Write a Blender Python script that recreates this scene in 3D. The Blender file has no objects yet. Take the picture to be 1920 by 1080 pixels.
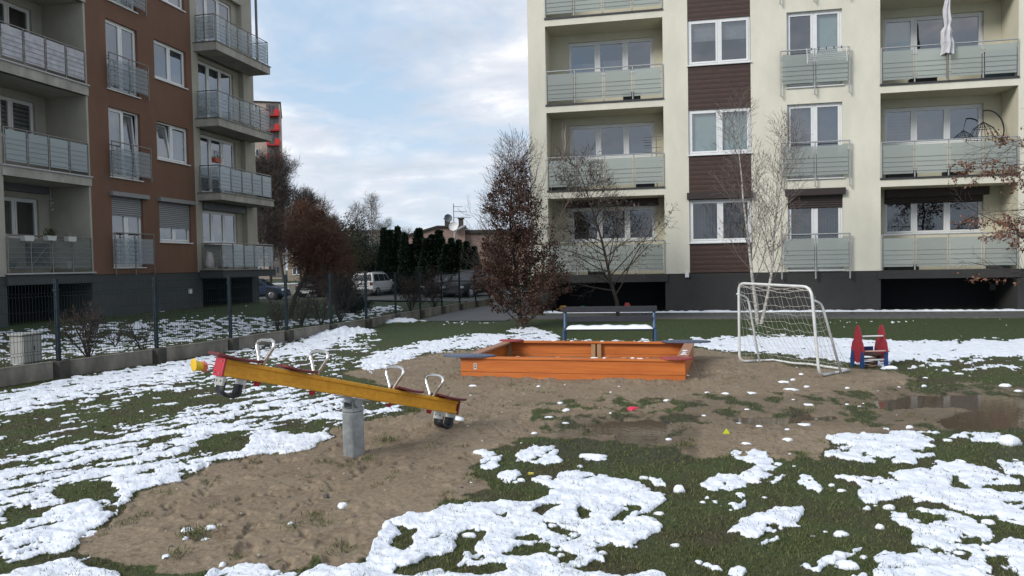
import bpy, math, random
import numpy as np
from mathutils import Vector, Matrix
# ------------------------------------------------------------------ camera model
F, YAW, PIT, ROL, EYE = 1407.94, .20331, -.031742, -.018218, 1.65
_f = np.array([-math.sin(YAW)*math.cos(PIT), math.cos(YAW)*math.cos(PIT), math.sin(PIT)])
_r = np.array([math.cos(YAW), math.sin(YAW), 0.]); _u = np.cross(_r, _f)
CR = _r*math.cos(ROL)+_u*math.sin(ROL); CU = -_r*math.sin(ROL)+_u*math.cos(ROL); CF = _f
C0 = np.array([0, 0, EYE])
def ray(px, py): return (px-960)*CR-(py-540)*CU+F*CF
def G(px, py, z=0.):
    d = ray(px, py); return C0+d*(z-EYE)/d[2]
def AT(px, py, dist): return C0+ray(px, py)*dist/F
def AY(px, py, Y): d = ray(px, py); return C0+d*Y/d[1]
def AX(px, py, X): d = ray(px, py); return C0+d*X/d[0]
def PROJ(x, y, z):
    v = [x, y, z-EYE]
    a = v[0]*CR[0]+v[1]*CR[1]+v[2]*CR[2]; b = v[0]*CU[0]+v[1]*CU[1]+v[2]*CU[2]; c = v[0]*CF[0]+v[1]*CF[1]+v[2]*CF[2]
    return 960+F*a/c, 540-F*b/c, c
scene = bpy.context.scene; COL = scene.collection
# ------------------------------------------------------------------ materials
MATS = {}
def mat(name, col, rough=.7, var=.0, vscale=8., bump=0., bscale=40., metal=0., spec=.5, col2=None, stretch=(1, 1, 1), detail=6., alpha=1., trans=0.):
    if name in MATS: return MATS[name]
    m = bpy.data.materials.new(name); m.use_nodes = True; nt = m.node_tree; b = nt.nodes['Principled BSDF']
    b.inputs['Roughness'].default_value = rough; b.inputs['Metallic'].default_value = metal
    b.inputs['Specular IOR Level'].default_value = spec
    c = tuple(col)+(1,); b.inputs['Base Color'].default_value = c
    if alpha < 1: b.inputs['Alpha'].default_value = alpha
    if trans: b.inputs['Transmission Weight'].default_value = trans
    if var or bump or col2:
        tc = nt.nodes.new('ShaderNodeTexCoord'); mp = nt.nodes.new('ShaderNodeMapping'); mp.inputs['Scale'].default_value = stretch
        nt.links.new(tc.outputs['Object'], mp.inputs['Vector'])
    if var or col2:
        n = nt.nodes.new('ShaderNodeTexNoise'); n.inputs['Scale'].default_value = vscale; n.inputs['Detail'].default_value = detail
        n.inputs['Roughness'].default_value = .65
        nt.links.new(mp.outputs[0], n.inputs['Vector'])
        rp = nt.nodes.new('ShaderNodeValToRGB'); rp.color_ramp.elements[0].position = .32; rp.color_ramp.elements[1].position = .68
        if col2 is None: a_ = [max(0, x*(1-var)) for x in col]; b_ = [min(1, x*(1+var)) for x in col]
        else: a_ = col; b_ = col2
        rp.color_ramp.elements[0].color = tuple(a_)+(1,); rp.color_ramp.elements[1].color = tuple(b_)+(1,)
        nt.links.new(n.outputs['Fac'], rp.inputs['Fac']); nt.links.new(rp.outputs['Color'], b.inputs['Base Color'])
    if bump:
        n2 = nt.nodes.new('ShaderNodeTexNoise'); n2.inputs['Scale'].default_value = bscale; n2.inputs['Detail'].default_value = 5
        nt.links.new(mp.outputs[0], n2.inputs['Vector'])
        bp = nt.nodes.new('ShaderNodeBump'); bp.inputs['Strength'].default_value = bump; bp.inputs['Distance'].default_value = .02
        nt.links.new(n2.outputs['Fac'], bp.inputs['Height']); nt.links.new(bp.outputs['Normal'], b.inputs['Normal'])
    MATS[name] = m; return m
def wavemat(name, col, col2, scale, axis='Z', rough=.6, bump=.5, grain=(1, 1, 1), gs=6., gv=.3, dist=0., prof='SIN', bd=.01):
    """slatted / boarded / folded surface: wave along one axis + grain"""
    m = bpy.data.materials.new(name); m.use_nodes = True; nt = m.node_tree; b = nt.nodes['Principled BSDF']; L = nt.links.new
    b.inputs['Roughness'].default_value = rough
    tc = nt.nodes.new('ShaderNodeTexCoord')
    w = nt.nodes.new('ShaderNodeTexWave'); w.wave_type = 'BANDS'; w.bands_direction = axis; w.wave_profile = prof
    w.inputs['Scale'].default_value = scale; w.inputs['Distortion'].default_value = dist; w.inputs['Detail'].default_value = 2; w.inputs['Detail Scale'].default_value = .6
    L(tc.outputs['Object'], w.inputs['Vector'])
    mp = nt.nodes.new('ShaderNodeMapping'); mp.inputs['Scale'].default_value = grain; L(tc.outputs['Object'], mp.inputs['Vector'])
    n = nt.nodes.new('ShaderNodeTexNoise'); n.inputs['Scale'].default_value = gs; n.inputs['Detail'].default_value = 7; L(mp.outputs[0], n.inputs['Vector'])
    rp = nt.nodes.new('ShaderNodeValToRGB'); rp.color_ramp.elements[0].position = .35; rp.color_ramp.elements[1].position = .65
    rp.color_ramp.elements[0].color = tuple(x*(1-gv) for x in col)+(1,); rp.color_ramp.elements[1].color = tuple(min(1, x*(1+gv)) for x in col)+(1,)
    L(n.outputs['Fac'], rp.inputs['Fac'])
    mx = nt.nodes.new('ShaderNodeMix'); mx.data_type = 'RGBA'; L(w.outputs['Fac'], mx.inputs['Factor'])
    mx.inputs['A'].default_value = tuple(col2)+(1,); L(rp.outputs['Color'], mx.inputs['B']); L(mx.outputs['Result'], b.inputs['Base Color'])
    bp = nt.nodes.new('ShaderNodeBump'); bp.inputs['Strength'].default_value = bump; bp.inputs['Distance'].default_value = bd
    L(w.outputs['Fac'], bp.inputs['Height']); L(bp.outputs['Normal'], b.inputs['Normal'])
    MATS[name] = m; return m
def glassmat(name, tint, refl=.2, thru=.7, rough=.02, diff=None):
    """pane: fresnel reflection over a partly see-through body"""
    m = bpy.data.materials.new(name); m.use_nodes = True; nt = m.node_tree; nt.nodes.clear(); L = nt.links.new
    out = nt.nodes.new('ShaderNodeOutputMaterial'); tr = nt.nodes.new('ShaderNodeBsdfTransparent'); tr.inputs[0].default_value = tuple(tint)+(1,)
    df = nt.nodes.new('ShaderNodeBsdfDiffuse'); df.inputs[0].default_value = tuple(diff or (.02, .025, .03))+(1,)
    if rough > .1:
        oi = nt.nodes.new('ShaderNodeObjectInfo'); ra_ = nt.nodes.new('ShaderNodeValToRGB'); dc = diff or (.02, .025, .03)
        ra_.color_ramp.elements[0].color = tuple(x*.86 for x in dc)+(1,); ra_.color_ramp.elements[1].color = tuple(min(1, x*1.1) for x in dc)+(1,); L(oi.outputs['Random'], ra_.inputs[0]); L(ra_.outputs[0], df.inputs[0])
    m1 = nt.nodes.new('ShaderNodeMixShader'); m1.inputs[0].default_value = 1-thru; L(tr.outputs[0], m1.inputs[1]); L(df.outputs[0], m1.inputs[2])
    gl = nt.nodes.new('ShaderNodeBsdfGlossy'); gl.inputs['Roughness'].default_value = rough; gl.inputs[0].default_value = (.95, .97, 1, 1)
    fr = nt.nodes.new('ShaderNodeLayerWeight'); fr.inputs[0].default_value = .5
    pw = nt.nodes.new('ShaderNodeMath'); pw.operation = 'POWER'; pw.inputs[1].default_value = 4.; L(fr.outputs['Facing'], pw.inputs[0])
    md = nt.nodes.new('ShaderNodeMath'); md.operation = 'MULTIPLY_ADD'; md.inputs[1].default_value = .9; md.inputs[2].default_value = refl+.03; md.use_clamp = True
    L(pw.outputs[0], md.inputs[0])
    if rough < .1:
        tc = nt.nodes.new('ShaderNodeTexCoord'); nn = nt.nodes.new('ShaderNodeTexNoise'); nn.inputs['Scale'].default_value = 1.6; nn.inputs['Detail'].default_value = 1
        L(tc.outputs['Object'], nn.inputs['Vector']); bp = nt.nodes.new('ShaderNodeBump'); bp.inputs['Strength'].default_value = .12; bp.inputs['Distance'].default_value = .03
        L(nn.outputs['Fac'], bp.inputs['Height']); L(bp.outputs['Normal'], gl.inputs['Normal'])
    m2 = nt.nodes.new('ShaderNodeMixShader'); L(md.outputs[0], m2.inputs[0]); L(m1.outputs[0], m2.inputs[1]); L(gl.outputs[0], m2.inputs[2]); L(m2.outputs[0], out.inputs[0])
    MATS[name] = m; return m
def leafmat(name, a, b_, rough=.75, scale=9., trans=.25):
    m = bpy.data.materials.new(name); m.use_nodes = True; nt = m.node_tree; b = nt.nodes['Principled BSDF']; L = nt.links.new
    g = nt.nodes.new('ShaderNodeNewGeometry'); rp = nt.nodes.new('ShaderNodeValToRGB')
    rp.color_ramp.elements[0].color = tuple(a)+(1,); rp.color_ramp.elements[1].color = tuple(b_)+(1,)
    L(g.outputs['Random Per Island'], rp.inputs['Fac']); L(rp.outputs['Color'], b.inputs['Base Color'])
    b.inputs['Roughness'].default_value = rough; b.inputs['Specular IOR Level'].default_value = .2
    MATS[name] = m; return m
WHITE = mat('white_pvc', (.68, .69, .69), .35, var=.06, vscale=3)
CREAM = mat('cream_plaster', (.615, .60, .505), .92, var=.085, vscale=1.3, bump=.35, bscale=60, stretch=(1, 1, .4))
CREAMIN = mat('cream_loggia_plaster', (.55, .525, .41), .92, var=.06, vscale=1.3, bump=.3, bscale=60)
DGREY = mat('dark_grey_render', (.031, .031, .031), .9, var=.14, vscale=1.5, bump=.3, bscale=50)
NEARBLACK = mat('recess_shade_black', (.012, .013, .017), .95, var=.2)  # back of the under-loggia recesses: their shade is put into the colour
BROWNP = mat('brown_plaster', (.148, .080, .052), .93, var=.12, vscale=1.0, bump=.35, bscale=60, stretch=(1, 1, .45))
CONC = mat('grey_beige_plaster', (.355, .34, .285), .93, var=.10, vscale=1.2, bump=.3, bscale=50)
SLABC = mat('stained_concrete', (.33, .315, .28), .9, var=.25, vscale=2.5, bump=.4, bscale=30, stretch=(1, 1, .5))
GREYP = mat('blue_grey_render', (.055, .062, .064), .92, var=.12, vscale=1.2, bump=.3, bscale=50)
CLAD = wavemat('dark_brown_boards', (.068, .034, .024), (.022, .010, .009), 2.1, 'Z', .55, .35, (1, 1, 14), 3.5, .35, prof='SAW')
STEEL = mat('brushed_steel', (.40, .41, .41), .42, metal=.4, var=.15, vscale=20)
STEELD = mat('weathered_steel', (.22, .21, .2), .45, metal=.7, var=.2, vscale=20)
SHUTB = wavemat('brown_shutter_slats', (.045, .028, .024), (.012, .008, .007), 4.5, 'Z', .5, .9, gv=.05)
SHUTG = wavemat('grey_shutter_slats', (.26, .27, .28), (.10, .105, .11), 4.5, 'Z', .5, .9, gv=.05)
BOXB = mat('brown_shutter_box', (.028, .018, .017), .55)
BOXG = mat('grey_shutter_box', (.12, .125, .14), .55)
PANE = glassmat('window_glass', (.75, .8, .82), .17, .85)
PANEK = glassmat('dark_window_glass', (.55, .6, .62), .10, .85)
FROST = glassmat('frosted_glass', (.75, .80, .78), .0, .42, .25, (.42, .455, .43))
CLEARG = glassmat('smoky_clear_glass', (.80, .83, .83), .0, .84, .05, (.30, .33, .34))
FROSTL = glassmat('pale_frosted_glass', (.75, .82, .84), .01, .30, .25, (.36, .42, .44))
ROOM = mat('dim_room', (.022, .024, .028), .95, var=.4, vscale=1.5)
CURT = wavemat('net_curtain', (.34, .34, .34), (.13, .13, .135), 9., 'DIAGONAL', .9, .3, dist=2., gv=.25)
CURTD = wavemat('grey_curtain', (.13, .13, .13), (.035, .035, .04), 9., 'DIAGONAL', .9, .3, dist=2., gv=.3)
BLIND = mat('pale_green_blind', (.40, .50, .45), .85, var=.05)
BLINDD = mat('slate_blind', (.085, .10, .125), .85, var=.1)
BLINDS = wavemat('banded_blind', (.10, .115, .14), (.045, .05, .065), 3.2, 'Z', .8, .2)
BLINDW = wavemat('day_night_blind', (.30, .32, .31), (.02, .02, .02), 2.4, 'Z', .8, .1, prof='SIN')
SNOWM = mat('snow_lump', (.75, .785, .84), .7, var=.03, vscale=14, bump=.25, bscale=22, spec=.2)
WOODO = mat('orange_stained_wood', (.40, .095, .012), .5, col2=(.56, .165, .026), vscale=2.2, stretch=(.55, 3, 9), bump=.2, bscale=20)
WOODP = mat('pale_post_wood', (.34, .2, .1), .7, var=.25, vscale=10, stretch=(4, 4, .6))
REDW = mat('dark_red_board', (.14, .018, .022), .45, var=.25, vscale=12)
REDP = mat('bright_red_panel', (.42, .018, .035), .4, var=.15, vscale=9)
YELL = mat('amber_painted_wood', (.62, .265, .008), .45, col2=(.76, .37, .020), vscale=2.5, stretch=(1, 9, 9), bump=.15, bscale=30)
CHROME = mat('polished_steel', (.72, .70, .67), .22, metal=1., var=.05)
GALV = mat('galvanised_steel', (.30, .32, .32), .5, metal=.55, var=.3, vscale=9, bump=.15, bscale=60)
RUB = mat('black_rubber', (.012, .013, .017), .5, var=.2, bump=.3)
BLUEB = mat('grey_blue_board', (.075, .095, .15), .5, var=.2, vscale=10)
REDBRN = mat('faded_red_board', (.30, .055, .055), .55, var=.25, vscale=10)
CONCF = mat('fence_concrete', (.19, .175, .15), .95, var=.38, vscale=3.2, bump=.6, bscale=35, stretch=(1, 1, .45))
CONCD = mat('mossy_dark_concrete', (.06, .057, .048), .95, var=.35, vscale=5, bump=.6, bscale=35)
FENCEM = mat('dark_green_wire', (.012, .022, .025), .8, spec=.15)
FPOST = mat('dark_teal_post', (.010, .022, .029), .6, var=.15, spec=.25)
BENCHW = mat('slate_bench_board', (.018, .020, .027), .7, var=.3, vscale=8, stretch=(1, 6, 6), bump=.2)
BENCHB = mat('blue_bench_frame', (.032, .075, .16), .5, var=.2)
GOALW = mat('white_goal_tube', (.60, .61, .60), .4, var=.12, vscale=12)
NETM = mat('dirty_white_net', (.46, .45, .41), .85)
BARKD = mat('dark_bark', (.055, .045, .038), .95, var=.4, vscale=20, bump=.5, bscale=60)
BARKG = mat('grey_brown_bark', (.10, .085, .07), .95, var=.35, vscale=15, bump=.5, bscale=60)
BARKW = mat('birch_bark', (.10, .09, .08), .8, col2=(.58, .56, .52), vscale=9, stretch=(1, 1, 1.8))
TWIGB = mat('birch_twig', (.14, .115, .10), .9, var=.3, vscale=9)
TWIGR = mat('russet_twig', (.075, .038, .026), .95, var=.3, vscale=3)
ASPH = mat('damp_asphalt', (.085, .087, .088), .8, var=.18, vscale=2., bump=.4, bscale=90)
# ------------------------------------------------------------------ mesh helper
OFF = {}
class MB:
    def __init__(s): s.v = []; s.f = []
    def quad(s, a, b, c, d):
        n = len(s.v); s.v += [tuple(a), tuple(b), tuple(c), tuple(d)]; s.f.append((n, n+1, n+2, n+3)); return s
    def tri(s, a, b, c):
        n = len(s.v); s.v += [tuple(a), tuple(b), tuple(c)]; s.f.append((n, n+1, n+2)); return s
    def box(s, x0, x1, y0, y1, z0, z1, fn=None):
        n = len(s.v)
        for z in (z0, z1):
            for x, y in ((x0, y0), (x1, y0), (x1, y1), (x0, y1)):
                s.v.append(tuple(fn(x, y, z)) if fn else (x, y, z))
        s.f += [(n+3, n+2, n+1, n), (n+4, n+5, n+6, n+7), (n, n+1, n+5, n+4), (n+1, n+2, n+6, n+5), (n+2, n+3, n+7, n+6), (n+3, n, n+4, n+7)]
        return s
    def tube(s, pts, r, k=6, cap=True, closed=False):
        pts = [Vector(p) for p in pts]; m = len(pts)
        rs = r if isinstance(r, (list, tuple)) else [r]*m
        n0 = len(s.v); up = None
        for i, p in enumerate(pts):
            if closed: t = pts[(i+1) % m]-pts[i-1]
            elif i == 0: t = pts[1]-p
            elif i == m-1: t = p-pts[i-1]
            else: t = pts[i+1]-pts[i-1]
            if t.length < 1e-9: t = Vector((0, 0, 1))
            t.normalize()
            if up is None:
                up = Vector((0, 0, 1)) if abs(t.z) < .9 else Vector((1, 0, 0))
            a = (up-t*up.dot(t))
            if a.length < 1e-6: a = t.orthogonal()
            a.normalize(); b = t.cross(a); up = a
            for j in range(k):
                an = 2*math.pi*j/k; q = p+(a*math.cos(an)+b*math.sin(an))*rs[i]; s.v.append((q.x, q.y, q.z))
        for i in range(m if closed else m-1):
            i2 = (i+1) % m
            for j in range(k):
                s.f.append((n0+i*k+j, n0+i*k+(j+1) % k, n0+i2*k+(j+1) % k, n0+i2*k+j))
        if cap and not closed:
            s.f.append(tuple(n0+j for j in reversed(range(k)))); s.f.append(tuple(n0+(m-1)*k+j for j in range(k)))
        return s
    def prism(s, poly, fn0, fn1):
        """poly list of 2D; fn0/fn1 map (a,b) to 3D for both caps"""
        n = len(s.v); k = len(poly)
        s.v += [tuple(fn0(*p)) for p in poly]+[tuple(fn1(*p)) for p in poly]
        s.f.append(tuple(range(n+k-1, n-1, -1))); s.f.append(tuple(range(n+k, n+2*k)))
        for i in range(k): s.f.append((n+i, n+(i+1) % k, n+k+(i+1) % k, n+k+i))
        return s
    def lathe(s, prof, c=(0, 0, 0), k=16):
        n = len(s.v)
        for r, z in prof:
            for j in range(k):
                a = 2*math.pi*j/k; s.v.append((c[0]+r*math.cos(a), c[1]+r*math.sin(a), c[2]+z))
        for i in range(len(prof)-1):
            for j in range(k): s.f.append((n+i*k+j, n+i*k+(j+1) % k, n+(i+1)*k+(j+1) % k, n+(i+1)*k+j))
        s.f.append(tuple(n+j for j in reversed(range(k)))); s.f.append(tuple(n+(len(prof)-1)*k+j for j in range(k)))
        return s
    def lump(s, c, rx, ry, rz, rng, k=10, m=5):
        """a low irregular heap (flat bottom)"""
        n = len(s.v); ph = [rng.uniform(.7, 1.25) for _ in range(k)]
        for i in range(m):
            t = i/m; rr = math.cos(t*math.pi/2)**.7; z = math.sin(t*math.pi/2)*rz
            for j in range(k):
                a = 2*math.pi*j/k; q = ph[j]*rr*rng.uniform(.93, 1.07)
                s.v.append((c[0]+rx*q*math.cos(a), c[1]+ry*q*math.sin(a), c[2]+z*rng.uniform(.9, 1.1)-(.006 if i == 0 else 0)))
        s.v.append((c[0], c[1], c[2]+rz))
        for i in range(m-1):
            for j in range(k): s.f.append((n+i*k+j, n+i*k+(j+1) % k, n+(i+1)*k+(j+1) % k, n+(i+1)*k+j))
        for j in range(k): s.f.append((n+(m-1)*k+j, n+(m-1)*k+(j+1) % k, n+m*k))
        s.f.append(tuple(n+j for j in reversed(range(k))))
        return s
    def build(s, name, m, parent=None, smooth=False, local=False, bevel=0.):
        me = bpy.data.meshes.new(name)
        o = bpy.data.objects.new(name, me); COL.objects.link(o)
        off = (0, 0, 0)
        if parent is not None:
            o.parent = parent; off = OFF.get(parent.name, (0, 0, 0)) if not local else (0, 0, 0)
            OFF[o.name] = OFF.get(parent.name, (0, 0, 0))
        V = np.array(s.v, dtype=np.float64)-np.array(off)
        me.from_pydata([tuple(x) for x in V], [], s.f); me.update()
        me.materials.append(m)
        if smooth: me.polygons.foreach_set('use_smooth', [True]*len(me.polygons))
        if bevel:
            b = o.modifiers.new('bevel', 'BEVEL'); b.width = bevel; b.segments = 2; b.limit_method = 'ANGLE'
        return o
def tag(o, label=None, cat=None, group=None, kind=None):
    if label: o['label'] = label
    if cat: o['category'] = cat
    if group: o['group'] = group
    if kind: o['kind'] = kind
    return o
def thing(name, loc, label, cat, group=None, rz=0.):
    o = bpy.data.objects.new(name, None); COL.objects.link(o); o.location = tuple(float(x) for x in loc); o.rotation_euler = (0, 0, rz)
    o.empty_display_size = .2
    OFF[o.name] = tuple(float(x) for x in loc); return tag(o, label, cat, group)
def single(mb, name, m, loc, label, cat, group=None, smooth=False, bevel=0.):
    """one-mesh thing with its origin at loc (vertices given in world space)"""
    o = mb.build(name, m, None, smooth, bevel=bevel)
    me = o.data; L = tuple(float(x) for x in loc)
    me.transform(Matrix.Translation((-L[0], -L[1], -L[2]))); o.location = L
    return tag(o, label, cat, group)
def copy_tree(o, parent=None):
    c = o.copy(); COL.objects.link(c)
    if parent is not None: c.parent = parent
    for ch in list(o.children): copy_tree(ch, c)
    return c
# ------------------------------------------------------------------ numpy noise
def _hash(ix, iy, seed):
    h = (ix.astype(np.int64)*374761393+iy.astype(np.int64)*668265263+seed*1442695041) & 0xffffffff
    h = ((h ^ (h >> 13))*1274126177) & 0xffffffff
    return ((h ^ (h >> 16)) & 0xffffff)/float(0xffffff)
def vnoise(x, y, seed=0):
    ix = np.floor(x); iy = np.floor(y); fx = x-ix; fy = y-iy
    def gr(dx, dy):
        a = _hash(ix+dx, iy+dy, seed)*2*np.pi
        return np.cos(a)*(fx-dx)+np.sin(a)*(fy-dy)
    sx = fx*fx*fx*(fx*(fx*6-15)+10); sy = fy*fy*fy*(fy*(fy*6-15)+10)
    a = gr(0, 0)*(1-sx)+gr(1, 0)*sx; b = gr(0, 1)*(1-sx)+gr(1, 1)*sx
    return (a*(1-sy)+b*sy)*1.5
def fbm(x, y, o=4, seed=0, g=.5):
    t = 0; a = 1; n = 0
    for i in range(o):
        t = t+a*vnoise(x*2**i+i*17.3, y*2**i-i*9.1, seed+i); n += a; a *= g
    return t/n
def sstep(a, b, x):
    t = np.clip((x-a)/(b-a), 0, 1); return t*t*(3-2*t)

RODM = mat('grey_rod', (.25, .26, .26), .5)
# ================================================================== TERRAIN
def TZ(x, y):
    """broad lie of the land"""
    x = np.asarray(x, float); y = np.asarray(y, float)
    return .18*sstep(-12., -16.3, x)*(1-sstep(31, 40, y))-.45*sstep(31, 47, y)
def tz(x, y): return float(TZ(x, y))
# painted plan of the yard: outlines taken from the photograph, laid on the ground
W_, H_ = 620, 300          # 5 px cells, x from -600 to 2500, y from 540 to 2040
def raster(poly, sub=2):
    P = [((x+600)/5., (y-540)/5.) for x, y in poly]
    gx, gy = np.meshgrid(np.arange(W_*sub)/sub, np.arange(H_*sub)/sub); ins = np.zeros(gx.shape, bool)
    for i in range(len(P)):
        x0, y0 = P[i-1]; x1, y1 = P[i]
        if y0 == y1: continue
        c = ((y0 > gy) != (y1 > gy)) & (gx < (x1-x0)*(gy-y0)/(y1-y0)+x0); ins ^= c
    return ins
SUB = 2
def blur(a, n=1):
    for _ in range(n):
        a = (np.roll(a, 1, 0)+np.roll(a, -1, 0)+2*a)/4; a = (np.roll(a, 1, 1)+np.roll(a, -1, 1)+2*a)/4
    return a
snowD = np.full((H_*SUB, W_*SUB), .05); sandD = np.zeros_like(snowD); mudD = np.zeros_like(snowD); wetD = np.zeros_like(snowD); poolD = np.zeros_like(snowD)
def put(D, poly, v): D[raster(poly, SUB)] = v
# ---- snow density
put(snowD, [(-600, 1300), (-600, 560), (-100, 560), (-100, 1300)], .5)
put(snowD, [(1950, 820), (2500, 820), (2500, 1500), (1950, 1500)], .5)
put(snowD, [(-600, 1090), (2500, 1090), (2500, 2040), (-600, 2040)], .45)
put(snowD, [(-600, 1300), (-600, 760), (0, 733), (270, 685), (440, 655), (540, 635), (640, 612), (700, 616), (720, 650), (700, 690), (620, 690), (700, 745), (770, 768), (650, 797), (600, 830), (560, 850), (420, 868), (300, 912), (215, 958), (160, 1010), (150, 1080), (150, 1300)], .51)
put(snowD, [(-300, 775), (0, 745), (120, 712), (300, 684), (420, 668), (400, 690), (330, 712), (200, 735), (0, 775)], .82)
put(snowD, [(0, 785), (120, 765), (300, 735), (400, 725), (445, 755), (330, 770), (230, 800), (100, 845), (0, 850)], .26)
put(snowD, [(0, 905), (0, 868), (150, 840), (300, 800), (450, 752), (560, 742), (700, 760), (768, 768), (650, 792), (520, 800), (430, 825), (340, 865), (330, 885), (200, 925), (60, 960), (0, 940)], .68)
put(snowD, [(-600, 1000), (-600, 860), (0, 868), (0, 940), (-100, 1000)], .7)
put(snowD, [(415, 857), (440, 832), (520, 812), (600, 800), (655, 789), (600, 832), (560, 852), (480, 864)], .95)
put(snowD, [(345, 842), (440, 806), (480, 818), (440, 850)], .12)
put(snowD, [(500, 812), (600, 790), (650, 793), (590, 815)], .35)
put(snowD, [(115, 912), (220, 910), (160, 950), (112, 940)], .12)
put(snowD, [(0, 965), (55, 950), (20, 990), (0, 990)], .15)
put(snowD, [(85, 960), (170, 940), (200, 960), (190, 990), (110, 985), (70, 990)], .9)
put(snowD, [(205, 900), (300, 890), (410, 873), (330, 905), (250, 935), (215, 955)], .85)
put(snowD, [(400, 690), (500, 678), (600, 662), (730, 640), (690, 680), (560, 722), (440, 735)], .38)
put(snowD, [(470, 672), (560, 640), (630, 612), (700, 617), (650, 640), (580, 668)], .84)
put(snowD, [(670, 690), (700, 665), (790, 640), (900, 625), (960, 626), (940, 652), (865, 654), (790, 668), (690, 700)], .84)
put(snowD, [(955, 645), (960, 614), (1000, 612), (1050, 628), (1050, 648)], .8)
put(snowD, [(700, 600), (800, 596), (810, 606), (740, 612), (700, 610)], .75)
put(snowD, [(640, 606), (900, 602), (940, 612), (920, 624), (720, 640), (690, 622)], .07)
put(snowD, [(820, 602), (930, 600), (930, 607), (830, 608)], .4)
put(snowD, [(0, 990), (150, 982), (205, 1000), (165, 1040), (0, 1060)], .7)
put(snowD, [(0, 1090), (40, 1075), (130, 1052), (225, 1080), (240, 1110), (0, 1130)], .88)
put(snowD, [(165, 1000), (205, 960), (225, 975), (190, 1060), (150, 1060)], .2)
# big drift, bottom centre
put(snowD, [(380, 1078), (475, 1063), (600, 1052), (700, 1050), (706, 1012), (730, 985), (790, 962), (860, 948), (925, 934), (1000, 943), (1060, 903), (1150, 895), (1195, 903), (1255, 938), (1215, 958), (1262, 985), (1240, 1003), (1175, 1012), (1105, 1035), (1150, 1050), (1060, 1070), (1260, 1085), (1260, 1140), (400, 1140)], .93)
for hole in ([(738, 988), (752, 988), (795, 1016), (782, 1024), (750, 1008)], [(862, 1008), (900, 1000), (895, 1038), (845, 1046)], [(965, 1018), (1000, 1013), (1015, 1030), (975, 1032)], [(1008, 953), (1045, 953), (1042, 970), (1015, 966)],
             [(1160, 943), (1205, 945), (1192, 965), (1165, 967)], [(1022, 984), (1050, 988), (1080, 1012), (1058, 1018)], [(930, 960), (965, 958), (960, 972)], [(1090, 960), (1130, 962), (1125, 975), (1095, 972)],
             [(750, 1058), (850, 1043), (935, 1058), (900, 1076), (770, 1080)], [(935, 1040), (1010, 1042), (1100, 1055), (1040, 1062), (960, 1060)]):
    put(snowD, hole, .1)
for q in ([(893, 855), (905, 845), (935, 860), (935, 872), (910, 890), (900, 872)], [(955, 868), (985, 838), (1020, 832), (1056, 838), (1050, 852), (1035, 872), (975, 874)], [(932, 897), (960, 885), (1000, 888), (975, 906)],
          [(1003, 897), (1040, 890), (1080, 878), (1112, 893), (1108, 905), (1060, 925), (1030, 915)], [(1080, 860), (1140, 856), (1142, 866), (1095, 866)], [(1215, 895), (1250, 895), (1262, 920), (1235, 915)],
          [(1325, 912), (1340, 897), (1400, 892), (1415, 880), (1370, 862), (1372, 850), (1440, 848), (1470, 880), (1528, 886), (1526, 922), (1460, 912), (1420, 925), (1335, 915)],
          [(1560, 840), (1555, 818), (1680, 805), (1782, 812), (1750, 832), (1745, 860), (1660, 880), (1640, 866), (1550, 846)],
          [(1565, 886), (1640, 893), (1760, 882), (1760, 868), (1920, 872), (2100, 890), (2100, 930), (1840, 912), (1925, 935), (1950, 1000), (1880, 980), (1800, 958), (1700, 935), (1640, 955), (1595, 942), (1600, 915)],
          [(1670, 962), (1760, 957), (1850, 990), (1935, 1010), (2050, 1100), (1660, 1110), (1635, 1045), (1700, 1012), (1680, 990)], [(1762, 822), (1830, 812), (1905, 815), (1902, 835), (1830, 828), (1770, 834)],
          [(1345, 998), (1400, 980), (1450, 960), (1500, 955), (1498, 975), (1565, 982), (1480, 992), (1410, 1004)], [(1385, 1030), (1490, 1012), (1480, 1022), (1400, 1036)], [(1495, 1060), (1560, 1038), (1620, 1020), (1612, 1036), (1515, 1062)],
          [(1355, 940), (1400, 928), (1385, 950)], [(1295, 932), (1340, 935), (1325, 945)], [(1300, 1062), (1400, 1068), (1395, 1080), (1310, 1080)]):
    put(snowD, q, .80)
put(snowD, [(1690, 965), (1740, 975), (1730, 990), (1695, 985)], .2); put(snowD, [(1755, 985), (1850, 1002), (1840, 1018), (1765, 1010)], .3); put(snowD, [(1600, 895), (1640, 900), (1625, 912)], .2)
put(snowD, [(1770, 895), (1850, 905), (1830, 915), (1790, 912)], .2)
# far strip
put(snowD, [(1290, 650), (1300, 634), (1500, 629), (1660, 640), (1920, 636), (2500, 640), (2500, 690), (1920, 676), (1850, 690), (1750, 680), (1690, 676), (1660, 692), (1560, 676), (1480, 668), (1430, 660), (1380, 662)], .93)
put(snowD, [(1740, 672), (1920, 668), (1920, 700), (1800, 706), (1700, 692)], .42)
put(snowD, [(1050, 640), (1290, 636), (1290, 648), (1050, 650)], .6)
put(snowD, [(1560, 602), (1900, 600), (1900, 604), (1560, 606)], .42)
put(snowD, [(1380, 615), (1500, 613), (1500, 622), (1400, 624)], .25)
# yard beyond the fence
put(snowD, [(-300, 650), (0, 622), (200, 604), (430, 592), (560, 600), (640, 590), (700, 574), (742, 570), (760, 580), (690, 597), (538, 617), (432, 633), (294, 652), (110, 676), (0, 690), (-300, 740)], .58)
put(snowD, [(200, 606), (430, 592), (640, 586), (700, 573), (560, 566), (300, 580)], .12)
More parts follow.
